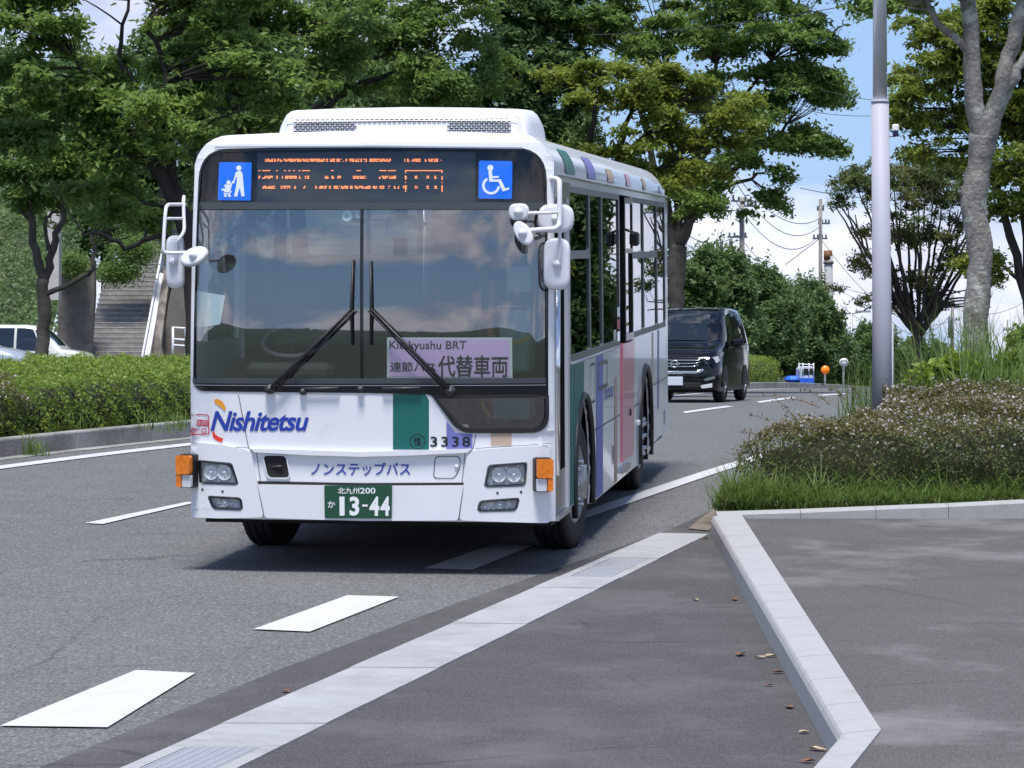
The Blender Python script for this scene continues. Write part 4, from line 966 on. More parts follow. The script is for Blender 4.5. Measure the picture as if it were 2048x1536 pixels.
ln = resample(kerb_line[1:9], 1.0)
ln = [ln[0] + Vector((-.42, -1)).normalized()*k for k in range(6, 0, -1)] + ln
for a, b in zip(ln, ln[1:]):
    t = (b-a).normalized(); kerb_stone(mk, a, b, (-t.y, t.x), KH, .16, 'concrete_old')
kb = [tuple(p) for p in ln]
vl = offset_line(kb, .17); far = [(-40, 40), (-60, 90), (-60, 200), (30, 200)]
gsheet('median_soil', [vl + [(14, 170), (-8, 170), (-14, 90), (-13, 40), (-14, 20)]], 'earth', KH-.05, gy=3)
# --- L-shaped kerb of the forecourt (stones with rounded shoulders) and raised walk
NH = .15
fk = empty('forecourt_kerb', (0, 0, 0)); fk['kind'] = 'structure'
kt = lambda px, py: W(px, py, NH)
c0, c1, c2 = kt(1483, 1029), kt(1762, 1459), kt(1700, 1536)       # back edge of the kerb top
f0_, f1_ = kt(1424, 1032), kt(1640, 1466)                         # front edge of the top
c0, c1, c2, f0_, f1_ = map(Vector, (c0, c1, c2, f0_, f1_))
f1_ = Vector(kt(1680, 1467)); 
nst = 13
def kquad(a, b, c, d, name='kerb_stone', m='concrete_new', r=.035, h=NH, h2=None):
    """a,b front edge; d,c back edge (plan)"""
    a, b, c, d = map(Vector, (a, b, c, d)); V = []
    hs = (h, h if h2 is None else h2)
    for p, q, h in ((a, d, hs[0]), (b, c, hs[1])):
        n = (q-p).normalized(); w_ = (q-p).length
        for u, z in ((-.015, -.05), (-.008, h-r*1.1), (r*.12, h-r*.45), (r*.45, h-r*.12), (r*1.1, h), (w_, h), (w_, -.05)):
            s = p + n*u; V.append((s.x, s.y, G(s.y)+z))
    k = 7; Fc = [(i, i+1, i+1+k, i+k) for i in range(k-1)] + [tuple(range(k)), tuple(range(k, 2*k))]
    return MB().add(V, Fc).build(name, M[m], fk)
tot = (c1-c0).length; gap = .004/tot
for i in range(nst):
    t0, t1 = i/nst + gap, (i+1)/nst - gap
    kquad(f0_.lerp(f1_, t0), f0_.lerp(f1_, t1), c0.lerp(c1, t1), c0.lerp(c1, t0))
dr = (c2-c1).normalized(); n2 = Vector((-dr.y, dr.x)); n2 = n2 if n2.x < 0 else -n2
wd2 = .17
f1b = f1_
for i in range(6):
    a = f1b + dr*(i*.6+.004); b = f1b + dr*((i+1)*.6); c = c1 + dr*((i+1)*.6); d = c1 + dr*(i*.6+.004)
    kquad(a, b, c, d)
# raised forecourt walk
wk = [tuple(c0), tuple(c1), tuple(c1+dr*3.6), (14, 9), (16, 26), W(2200, 1034, NH), W(2048, 1034, NH), W(1500, 1034, NH)]
gsheet('pavement', [wk], 'walk_asphalt', NH-.012)
# kerb between walk and planting
pk = [W(1432, 1027, NH), W(1600, 1025.5, NH), W(1750, 1023, NH), W(1895, 1021, NH), W(2048, 1017, NH), W(2200, 1014, NH), W(2700, 1004, NH)]
pkr = resample(pk, .9)
for i, (a, b) in enumerate(zip(pkr, pkr[1:])):
    V = Vector((0, 1)); kquad(a + Vector((.004, -.03)), b + Vector((0, -.03)), b + V*.13, a + V*.13 + Vector((.004, 0)), r=.015, h=NH + .004 + .085*min(1, i/6), h2=NH + .004 + .085*min(1, (i+1)/6))
# worn brown joint and brick edging beside the kerb head
gsheet('kerb_joint', [[W(1376, 1060), W(1418, 1064), W(1440, 1036), W(1470, 1010), W(1440, 1012), W(1400, 1040)]], 'earth_light', .012)
plant = [pk[0], pk[1], pk[2], pk[3], pk[4], pk[5], pk[6], (22, 30), (60, 100), (30, 120)] + [(x+.25, y) for x, y in right[2:-3]] + [W(1500, 985), W(1470, 1012)]
gsheet('planting_soil', [[(x, y + .05 if i < 7 else y) for i, (x, y) in enumerate(plant)]], 'earth', .14, gy=2)
rk = empty('roadside_kerb', (0, 0, 0)); rk['kind'] = 'structure'
rl = [Vector(p) for p in resample([W(1480, 1000), (4.2, 33), (5.9, 42), (7.6, 52), (9.6, 66), (12.4, 78), (17, 100), (25, 140)], 1.0)]
for a, b in zip(rl, rl[1:]):
    t = (b-a).normalized(); kerb_stone(rk, a, b, (t.y, -t.x), .13, .15, 'concrete_old')
# pavement patches: paler worn rectangles where markings were blacked out
M['walk_patch'] = asphalt('walk_patch', (.125, .117, .117), (.168, .158, .157), (.22, .21, .21), 130, .25, stain=((.235, .226, .225), .55, .52, .68))
# fallen leaves, each its own
M['dead_leaf'] = mat('dead_leaf', (.20, .08, .035), .7, var=.3, vs_=30); M['dry_leaf'] = mat('dry_leaf', (.42, .33, .22), .7)
where = ['dead brown leaf on the tarmac beside the kerb head', 'curled brown leaf on dark tarmac a little left of the long kerb', 'pale dry leaf left of the curled brown leaf on dark tarmac',
 'large rust-red leaf on the tarmac halfway along the kerb', 'small dry leaf right of the rust-red leaf', 'pale leaf against the foot of the kerb halfway along', 'dark red leaf at the foot of the kerb',
 'small dark leaf below the dark red one by the kerb', 'blackish leaf near the lower end of the kerb', 'pale yellow leaf close to the kerb corner', 'tan leaf lying in the kerb corner', 'orange-brown leaf on the white gutter strip', 'brown leaf bit at the bottom of the kerb corner']
for k, ((px_, py_, s_), lb) in enumerate(zip(((1410, 1080, .05), (1469, 1202, .06), (1391, 1203, .05), (1481, 1313, .075), (1519, 1319, .045), (1541, 1316, .05), (1556, 1349, .05), (1537, 1375, .04), (1579, 1418, .06), (1609, 1469, .045), (1636, 1504, .06), (571, 1387, .05), (1615, 1528, .05)), where)):
    s_ *= .8; c_ = Vector((*W(px_, py_), 0)); c_.z = G(c_.y)+.012; rr = random.Random(k+5); ang = rr.uniform(0, 6)
    V = []
    for u, v, z in ((-1, 0, .1), (-.4, .45, .35), (.3, .4, .25), (1, 0, .05), (.3, -.4, .3), (-.4, -.42, .3), (0, 0, 0)): 
        V.append(c_ + Vector(((u*math.cos(ang)-v*math.sin(ang))*s_, (u*math.sin(ang)+v*math.cos(ang))*s_, z*s_*rr.uniform(.3, .9))))
    o = MB().add(V, [(6, 0, 1), (6, 1, 2), (6, 2, 3), (6, 3, 4), (6, 4, 5), (6, 5, 0)]).build('fallen_leaf', M['dry_leaf' if 'pale' in lb or 'dry' in lb or 'tan' in lb else 'dead_leaf'])
    tag(o, lb, 'leaf', 'fallen leaves on the tarmac')
# --- light column with a small sensor
def world_tube(name, pts, r, m, parent=None, n=16): return MB().tube(pts, r, n).build(name, m, parent)
M['pole_paint'] = mat('pole_paint', (.40, .405, .47), .62, var=.03, vs_=2); M['pole_zinc'] = mat('pole_zinc', (.60, .62, .65), .42, .35, var=.08, vs_=3)
yp = 27.3; pb = at(1764, 812, yp); pj = at(1760, 200, yp); ptp = at(1759, -400, yp)
lp = empty('lamp_post', (pb.x, yp, G(yp))); tag(lp, 'tall lavender-grey lamp column with bare zinc upper length rising from the flowering hedge', 'lamp post')
def rel(p): return Vector(p) - Vector(lp.location)
world_tube('lower_pole', [rel((pb.x, yp, G(yp))), rel(at(1764, 640, yp)), rel(pj)], [.098, .088, .080], M['pole_paint'], lp, 24)
world_tube('upper_pole', [rel(pj), rel(ptp)], [.0665, .055], M['pole_zinc'], lp, 24)
world_tube('collar', [rel(pj) + Vector((0, 0, -.03)), rel(pj) + Vector((0, 0, .0))], [.083, .083], M['pole_paint'], lp, 24)
for px_, py_ in ((1780, 648), (1782, 650)): pass
q = at(1784, 646, yp); world_tube('conduit', [rel(q), rel((q.x, yp, G(yp)))], .014, M['pole_paint'], lp, 8)
q = at(1791, 262, yp); sn = empty('sensor', rel(q)); sn.parent = lp
MB().box((0, 0, .03), (.058, .06, .06), bev=.008).build('sensor_head', M['plate_white'], sn); MB().box((0, 0, -.025), (.05, .05, .05), bev=.006).build('sensor_body', M['letter_navy'], sn)
world_tube('sensor_arm', [(-.07, 0, -.045), (.0, 0, -.045)], .010, M['pole_paint'], sn, 8)
# --- steps, walls and slope on the left
Zs = 104.0
g0 = at(170, 705, Zs).z
def sx(px, Y): return (px-1024)*Y/F
x0, x1 = sx(168, Zs), sx(298, Zs)
stp = empty('stairway', (x0, Zs, 0)); tag(stp, 'long flight of grey concrete steps climbing the bank behind the left hedge', 'stairway')
M['step_conc'] = mat('step_conc', (.25, .24, .23), .9, var=.25, vs_=3, bump=.3, bs=20); M['step_edge'] = mat('step_edge', (.42, .41, .40), .85, var=.4, vs_=4)
rise = .172; z = 1.0; Y = Zs-1.8; k = 0
xr0 = 2.25
while z < 5.2:
    st_ = MB().box((xr0/2 + .03*k*.1, Y+.6-Zs, z+rise/2), (xr0, 1.2, rise)).build('step', M['step_conc'], stp)
    MB().box((xr0/2, Y-Zs+.015, z+rise-.012), (xr0-.1*random.Random(k).random(), .05, .03)).build('step_nosing', M['step_edge'], st_)
    z += rise; Y += .30; k += 1
Y += 1.5
while z < 7.3:
    st_ = MB().box((xr0/2+.55, Y+.6-Zs, z+rise/2), (1.7, 1.2, rise)).build('step', M['step_conc'], stp)
    MB().box((xr0/2+.55, Y-Zs+.015, z+rise-.012), (1.6, .05, .03)).build('step_nosing', M['step_edge'], st_)
    z += rise; Y += .30
def wall_poly(name, poly_px, Y, th, m, label, cat, dY=None):
    """an upright wall whose face stands at distance Y (a number or one per corner)"""
    P = [at(p[0], p[1], (Y if not isinstance(Y, (list, tuple)) else Y[i])) for i, p in enumerate(poly_px)]
    o = MB().prism([(i, 0) for i in range(0)], None, None) if False else None
    V = [tuple(p) for p in P] + [(p.x - (.0 if dY is None else dY), p.y + th, p.z) for p in P]; n = len(P)
    tr = tessellate_polygon([[Vector((p.x, p.z, 0)) for p in P]])
    o = MB().add(V, [tuple(t) for t in tr] + [tuple(i+n for i in reversed(t)) for t in tr] + [(i, (i+1) % n, (i+1) % n+n, i+n) for i in range(n)]).build(name, M[m])
    return tag(o, label, cat)
M['wall_stain'] = mat('wall_stain', (.16, .145, .13), .9, var=.35, vs_=1.2, bump=.4, bs=8, dirt=((.22, .20, .18), 1.6, .5, .75))
M['wall_stone'] = mat('wall_stone', (.20, .18, .16), .9, var=.3, vs_=1.5, bump=.6, bs=5, dirt=((.09, .08, .07), .9, .5, .62))
wall_poly('retaining_wall', [(112, 790), (179, 790), (181, 700), (185, 640), (188, 590), (188, 520), (150, 505), (118, 535)], [103, 103, 103, 103, 103.2, 103.2, 103, 103], .6, 'wall_stain', 'dark stained concrete retaining wall on the left of the long steps', 'wall')
wall_poly('stair_wall', [(296, 790), (336, 790), (322, 690), (338, 560), (340, 535), (327, 540), (312, 640)], [102.5, 102.5, 103, 106, 108, 108, 104], .5, 'wall_stone', 'low sloping stone wall right of the white handrail', 'wall')
wall_poly('bank_wall', [(318, 790), (372, 790), (372, 560), (350, 545), (338, 600), (326, 680)], 104.5, .5, 'wall_stain', 'brown stone bank wall between the steps and the bus', 'wall')
wall_poly('gate_pillar', [(94, 600), (117, 600), (119, 423), (95, 423)], 100.5, .6, 'concrete', 'pale concrete pillar standing on the grassy bank behind the slim tree', 'pillar')
# white handrail
hr = empty('handrail', tuple(at(290, 712, 102))); tag(hr, 'white painted steel handrail sloping up the right side of the steps', 'handrail')
hl_ = Vector(hr.location)
A, B, Cc = at(284, 716, 102.0), at(316, 545, 107.5), at(330, 470, 112)
for d_ in (0, -.30, -.6):
    MB().tube([A + Vector((0, 0, d_)) - hl_, B + Vector((0, 0, d_)) - hl_, Cc + Vector((0, 0, d_)) - hl_], .045, 8).build('rail', M['mirror_white'], hr)
for k in range(9):
    p = A.lerp(B, k/8); MB().tube([p - hl_, p + Vector((0, 0, -1.05)) - hl_], .035, 6).build('baluster', M['mirror_white'], hr)
V = [A + Vector((.0, 0, -.9)), B + Vector((.0, 0, -.9)), B + Vector((.0, 0, .0)), A + Vector((0, 0, .0))]
mb = MB().add([p - hl_ + Vector((.07, .0, 0)) for p in V] + [p - hl_ + Vector((.22, .1, -.05)) for p in V], [(0, 1, 2, 3), (4, 5, 6, 7), (0, 1, 5, 4), (1, 2, 6, 5), (2, 3, 7, 6), (3, 0, 4, 7)]); mb.build('kick_panel', M['mirror_white'], hr)
# white pipe barrier right of the stone wall
bf = empty('pipe_barrier', tuple(at(350, 712, 100))); tag(bf, 'short white pipe barrier glimpsed between bank wall and bus', 'barrier'); bl = Vector(bf.location)
for yy in (655, 678, 690): MB().tube([at(345, yy, 100)-bl, at(385, yy+3, 100)-bl], .04, 6).build('rail', M['mirror_white'], bf)
for xx in (346, 372): MB().tube([at(xx, 654, 100)-bl, at(xx, 735, 100)-bl], .045, 6).build('post', M['mirror_white'], bf)
# bank of earth behind
V = []; Fc = []; nb_ = 14
bank_x = [-45, -30, -22, -17.2, -15.4]
for j in range(nb_+1):
    t = j/nb_
    for i, x in enumerate(bank_x): V.append((x*(1+.12*t) - (.6 if i == 4 else 0), 101 + 26*t, .9 + 8.6*t + .5*math.sin(i*2.1+j)*t))
n_ = len(bank_x)
for j in range(nb_):
    for i in range(n_-1): Fc.append((j*n_+i, j*n_+i+1, (j+1)*n_+i+1, (j+1)*n_+i))
MB().add(V, Fc, True).build('bank', M['earth'])['kind'] = 'structure'
V = []; Fc = []
for j in range(nb_+1):
    t = j/nb_
    for i, x in enumerate((-12.6, -11, -6, 2, 8)): V.append((x, 107 + 26*t, 1.0 + 6.0*t*(1-.10*i)))
n_ = 5
for j in range(nb_):
    for i in range(n_-1): Fc.append((j*n_+i, j*n_+i+1, (j+1)*n_+i+1, (j+1)*n_+i))
MB().add(V, Fc, True).build('bank', M['earth'])['kind'] = 'structure'
# building glimpsed through the leaves at top left
M['bldg_white'] = mat('bldg_white', (.66, .67, .68), .6); M['bldg_grey'] = mat('bldg_grey', (.30, .31, .31), .7)
bY = 135.0; p_ = at(40, 400, bY); bd = empty('building', (p_.x, bY, 6.5)); tag(bd, 'pale building with white louvres glimpsed through leaves at the upper left', 'building'); bl = Vector(bd.location)
def bpx(name, x0, y0, x1, y1, m, th=.4, dy=0.0):
    a, b = at(x0, y1, bY+dy)-bl, at(x1, y0, bY+dy)-bl; return MB().box(((a.x+b.x)/2, dy+th/2, (a.z+b.z)/2), (b.x-a.x, th, b.z-a.z)).build(name, M[m], bd)
bpx('wall', -80, 300, 75, 480, 'bldg_grey', 5, .3); bpx('window', 12, 318, 36, 346, 'black_gloss', .1, .1)
for k in range(7): bpx('louvre', -30, 300+k*8.4, 62, 304+k*8.4, 'bldg_white', .3, -.25)
bpx('plinth', -80, 350, 70, 392, 'concrete', .6, -.1)
# --- road signs by the far bend
def sign(px, yt, yb, Y, r_px, m, label, wpx):
    p = at(px, yb, Y); z0 = G(Y)+.1; e = empty('road_sign', (p.x, Y, z0)); tag(e, label, 'sign'); top_ = at(px, yt, Y).z - z0; r_ = r_px*Y/F
    MB().tube([(0, 0, 0), (0, 0, top_-r_*.6)], wpx*Y/F/2, 10).build('post', M['mirror_white'], e)
    MB().lathe([(0, .0), (r_*.9, .0), (r_, .015), (r_, .04), (0, .05)], 24, Matrix.Rotation(R(-90), 3, 'X').inverted(), (0, -.06, top_-r_)).build('disc', M[m], e)
    return e
M['reflector'] = mat('reflector', (.85, .22, .01), .35, emit=(.9, .2, .01), es=.12)
e = sign(1687, 716, 772, 106, 9, 'plate_white', 'white round sign on a white post by the far kerb', 4.5)
MB().lathe([(.12, -.005), (.14, -.005), (.14, .01), (.12, .01)], 20, Matrix.Rotation(R(90), 3, 'X'), (0, -.12, at(1687, 716, 106).z-(G(106)+.1)-.177)).build('rim_line', M['alu'], e)
sign(1650, 731, 770, 104, 8.6, 'reflector', 'orange round reflector on a white post left of the white round sign', 4.0)
sl_ = empty('street_lamp', (sx(1703, 180), 180, G(180))); tag(sl_, 'distant street lamp with a short horizontal arm above the far trees', 'street lamp'); bl = Vector(sl_.location)
MB().tube([(0, 0, 0), at(1703, 626, 180)-bl], .07, 8).build('post', M['alu'], sl_); MB().tube([at(1690, 628, 180)-bl, at(1722, 624, 180)-bl], .05, 8).build('lamp_arm', M['alu'], sl_); MB().box(at(1726, 623, 180)-bl, (.9, .3, .12)).build('lamp_head', M['alu'], sl_)
# --- utility poles, wires, chimney
M['pole_conc'] = mat('pole_conc', (.24, .22, .21), .8, var=.2, vs_=2); M['insulator'] = mat('insulator', (.10, .11, .12), .4); M['wire'] = mat('wire', (.05, .055, .055), .6)
def upole(px, ytop, Y, rpx, arms, label, boxes=()):
    e = empty('utility_pole', (sx(px, Y), Y, G(Y))); tag(e, label, 'utility pole', 'utility poles beyond the bend'); bl = Vector(e.location)
    MB().tube([(0, 0, 0), at(px, ytop, Y)-bl], [rpx*1.25*Y/F, rpx*Y/F], 10).build('pole', M['pole_conc'], e)
    for x_, y_, hw in arms:
        ar = MB().box(at(x_, y_, Y)-bl, (2*hw*Y/F, .1, .09)).build('crossarm', M['insulator'], e)
        for s in (-.8, -.3, .3, .8): MB().lathe([(.03, 0), (.06, .05), (.04, .1), (.06, .16), (0, .2)], 8, None, at(x_+s*hw, y_, Y)-bl + Vector((0, 0, .04))).build('insulator', M['insulator'], ar)
    for x_, y_, w_, h_ in boxes: MB().lathe([(0, h_/2*Y/F), (w_/2*Y/F, h_/2*Y/F*.9), (w_/2*Y/F, -h_/2*Y/F*.9), (0, -h_/2*Y/F)], 12, None, at(x_, y_, Y-.4)-bl).build('transformer', M['insulator'], e)
    return e
upole(1484, 395, 150, 5, [(1475, 474, 20), (1484, 402, 22), (1500, 412, 14)], 'grey utility pole with transformer rising over the round green trees', [(1481, 427, 17, 22), (1443, 492, 6, 26), (1462, 490, 7, 24)])
upole(1641, 398, 165, 3.6, [(1641, 420, 7), (1648, 447, 12), (1640, 477, 15)], 'thin brown utility pole left of the tall lamp column')
upole(1905, 590, 230, 3, [(1905, 615, 16), (1910, 640, 10)], 'far utility pole with transformers between the two right-hand trunks', [(1901, 655, 10, 44)])
upole(2015, 640, 260, 1.6, [(2015, 660, 8)], 'farthest slim utility pole near the right edge')
upole(1850, 560, 300, 1.6, [(1850, 600, 10)], 'slim far pole just left of the big lichened trunk')
ch = empty('chimney', (sx(1657, 400), 400, -3)); tag(ch, 'distant ribbed chimney with a dark cap beside the thin brown pole', 'chimney'); bl = Vector(ch.location)
MB().tube([(0, 0, 0), at(1657, 512, 400)-bl], [.75, .55], 16).build('stack', M['concrete_gutter'], ch); MB().tube([at(1656, 520, 400)-bl, at(1656, 501, 400)-bl], .58, 16).build('cap', M['dead_leaf'], ch); MB().tube([at(1657, 528, 400)-bl, at(1657, 522, 400)-bl], .7, 16).build('gallery', M['wall_stain'], ch)
def wire(a, b, Ya, Yb, sag, label, grp='overhead wires', r=.012):
    A, B = at(*a, Ya), at(*b, Yb); pts = [A.lerp(B, t/14) + Vector((0, 0, -sag*4*(t/14)*(1-t/14))) for t in range(15)]
    o = MB().tube(pts, r, 4, caps=False).build('wire', M['wire']); return tag(o, label, 'wire', grp)
for a, b, Ya, Yb, sg_, lb in (((1440, 300), (1641, 436), 120, 165, 1.3, 'upper of the three sagging wires reaching the thin brown pole'), ((1440, 310), (1641, 452), 120, 165, 1.6, 'middle of the three sagging wires reaching the thin brown pole'),
    ((1430, 330), (1641, 468), 120, 165, 1.9, 'lowest of the three sagging wires reaching the thin brown pole'), ((1330, 430), (1475, 470), 140, 150, .8, 'wire from behind the dark tree to the pole with transformer'), ((1330, 445), (1475, 478), 140, 150, 1.0, 'thick lower wire running to the pole with transformer'), ((1330, 462), (1470, 500), 140, 150, .8, 'lowest wire left of the pole with transformer'),
    ((1484, 480), (1641, 590), 150, 165, .6, 'wire sloping down right from the transformer pole'), ((1570, 530), (1641, 476), 165, 165, 0, 'straight stay wire left of the thin brown pole'),
    ((1641, 477), (1905, 640), 165, 230, 2, 'long wire dipping from the thin brown pole towards the far pole'), ((1680, 610), (1905, 690), 170, 230, 1, 'low wire behind the bare-branched tree'),
    ((1905, 615), (2100, 560), 230, 260, 1.5, 'upper wire right of the far pole'), ((1905, 640), (2100, 690), 230, 260, 1.2, 'middle wire right of the far pole'), ((1905, 655), (2100, 720), 230, 260, 1.2, 'lower wire right of the far pole'), ((1780, 640), (1905, 625), 230, 230, 1.4, 'sagging wire between lamp column and far pole'),
    ((1180, 70), (1800, -10), 45, 40, .1, 'pale wire crossing the tree crowns near the top'), ((1640, 178), (1900, 184), 60, 60, .2, 'thin wire across the blue sky behind the lamp column'), ((1600, 218), (1900, 205), 60, 60, .2, 'second thin wire below it across the blue sky'), ((1600, 376), (2060, 372), 90, 90, .4, 'wire crossing the top of the bare-branched tree')):
    wire(a, b, Ya, Yb, sg_, lb, r=.006 if Ya < 70 else .011 if Ya < 100 else .02)
# ================================================================== CARS
M['car_black'] = mat('car_black', (.003, .0035, .006), .08, coat=.0); M['car_white'] = mat('car_white', (.62, .64, .60), .22, coat=.8); M['car_silver'] = mat('car_silver', (.45, .52, .58), .25, .4, coat=.8)
M['car_glass'] = mat('car_glass', (.012, .016, .018), .03, spec=1.0); M['blue_cloth'] = mat('blue_cloth', (.015, .14, .75), .6, var=.1, vs_=5)
M['truck_white'] = mat('truck_white', (.60, .66, .75), .4)
def car(name, label, cat, loc, rz, T, paint, Wd):
    """T: stations (s, z_sill, z_belt, z_top, w_sill, w_belt, w_top) front to back, s metres along the car, nose at 0, travelling towards -y"""
    e = empty(name, loc, rz); tag(e, label, cat)
    V = []; K = 9
    def ringpts(st):
        s, zs, zb, zt, ws, wb, wt = st
        h = zt - zb
        rgt = [(ws, zs), (wb*.995, zs+(zb-zs)*.35), (wb, zs+(zb-zs)*.75), (wb*.985, zb), (wb+(wt-wb)*.5, zb+h*.5), (wt, zb+h*.86), (wt*.93, zb+h*.97), (wt*.6, zt), (0, zt+.012)]
        return [(x, s, z) for x, z in rgt]
    for st in T:
        rg = ringpts(st); V += rg + [(-x, y, z) for x, y, z in reversed(rg[:-1])]
    n = 2*K-1
    Fc = [(j*n+i, j*n+i+1, (j+1)*n+i+1, (j+1)*n+i) for j in range(len(T)-1) for i in range(n-1)]
    Fc += [tuple(range(n)), tuple((len(T)-1)*n+i for i in range(n))]
    body = MB().add(V, Fc, True).build('body', M[paint], e)
    def surf(s, u):     # point on the loft: s along, u in 0..K-1 (right side), mirrored for sign
        for j in range(len(T)-1):
            if T[j][0] <= s <= T[j+1][0]: break
        t = (s-T[j][0])/max(1e-6, T[j+1][0]-T[j][0]); a, b = ringpts(T[j]), ringpts(T[j+1]); i = min(int(abs(u)), K-2); f = abs(u)-i
        p = (Vector(a[i])*(1-f)+Vector(a[i+1])*f)*(1-t) + (Vector(b[i])*(1-f)+Vector(b[i+1])*f)*t
        if u < 0: p.x = -p.x
        return p
    return e, body, surf
def car_wheel(e, x, y, r, s, yaw=0.0, wd=.2):
    T_ = Matrix.Translation((x, y, r)) @ Matrix.Rotation(yaw, 4, 'Z') @ Matrix.Rotation(R(90)*s, 4, 'Y')
    ty = MB().lathe([(r*.62, -wd/2), (r*.9, -wd/2), (r, -wd/2+.03), (r, wd/2-.03), (r*.9, wd/2), (r*.64, wd/2)], 24).build('wheel', M['tyre'], e); ty.matrix_local = T_
    MB().lathe([(r*.64, wd/2-.005), (r*.60, wd/2-.02), (r*.56, wd/2-.08), (0, wd/2-.09)], 24).build('rim', M['black_matte'], ty)
    for k in range(7):
        a = 2*math.pi*k/7; MB().tube([(0.03*math.cos(a), .03*math.sin(a), wd/2-.01), (r*.6*math.cos(a), r*.6*math.sin(a), wd/2-.025)], [.03, .02], 5).build('spoke', M['alu'], ty)
    MB().lathe([(.05, wd/2-.02), (.045, wd/2), (0, wd/2+.005)], 12).build('hub_cap', M['alu'], ty)
def facing(poly, y0, y1): return lambda *a: None
# ---- black minivan in the inner lane
vh = math.atan(.215); YV = 58.3
vp = at(1346, 800, YV)
T = [(0.0, .34, .62, .74, .66, .70, .60), (.06, .24, .66, .86, .76, .80, .70), (.18, .22, .72, .98, .82, .84, .74), (.5, .22, .84, 1.06, .85, .85, .76), (.95, .23, .98, 1.14, .85, .85, .76),
     (1.12, .23, 1.03, 1.20, .85, .85, .76), (1.45, .23, 1.07, 1.50, .85, .85, .72), (1.85, .23, 1.08, 1.77, .85, .85, .68), (2.3, .23, 1.09, 1.85, .85, .85, .68), (3.4, .23, 1.10, 1.87, .85, .85, .68), (4.2, .24, 1.11, 1.84, .85, .84, .67), (4.6, .28, 1.10, 1.72, .83, .82, .64), (4.72, .34, 1.02, 1.40, .80, .79, .62)]
vz = G(YV)
van, vbody, vs_f = car('minivan', 'shiny black minivan with chrome grille driving in the lane behind the bus', 'minivan', (vp.x, YV-.7, vz), -vh, T, 'car_black', .85)
def patch_on(e, surf, name, pts, m, off=.006, n=6):
    """pts: quad (s,u) x4 on the loft, subdivided, pushed out"""
    V = []; c = [Vector(p) for p in pts]
    for j in range(n+1):
        for i in range(n+1):
            a = c[0].lerp(c[1], i/n); b = c[3].lerp(c[2], i/n); q = a.lerp(b, j/n); V.append(surf(q.x, q.y))
    cx = Vector((0, 2.3, .9)); V2 = []
    for p in V:
        d = Vector((p.x*1.0, (p.y-2.3)*.25, (p.z-.9)*.6)).normalized(); V2.append(p + d*off)
    return MB().add(V2, [(j*(n+1)+i, j*(n+1)+i+1, (j+1)*(n+1)+i+1, (j+1)*(n+1)+i) for j in range(n) for i in range(n)], True).build(name, M[m], e)
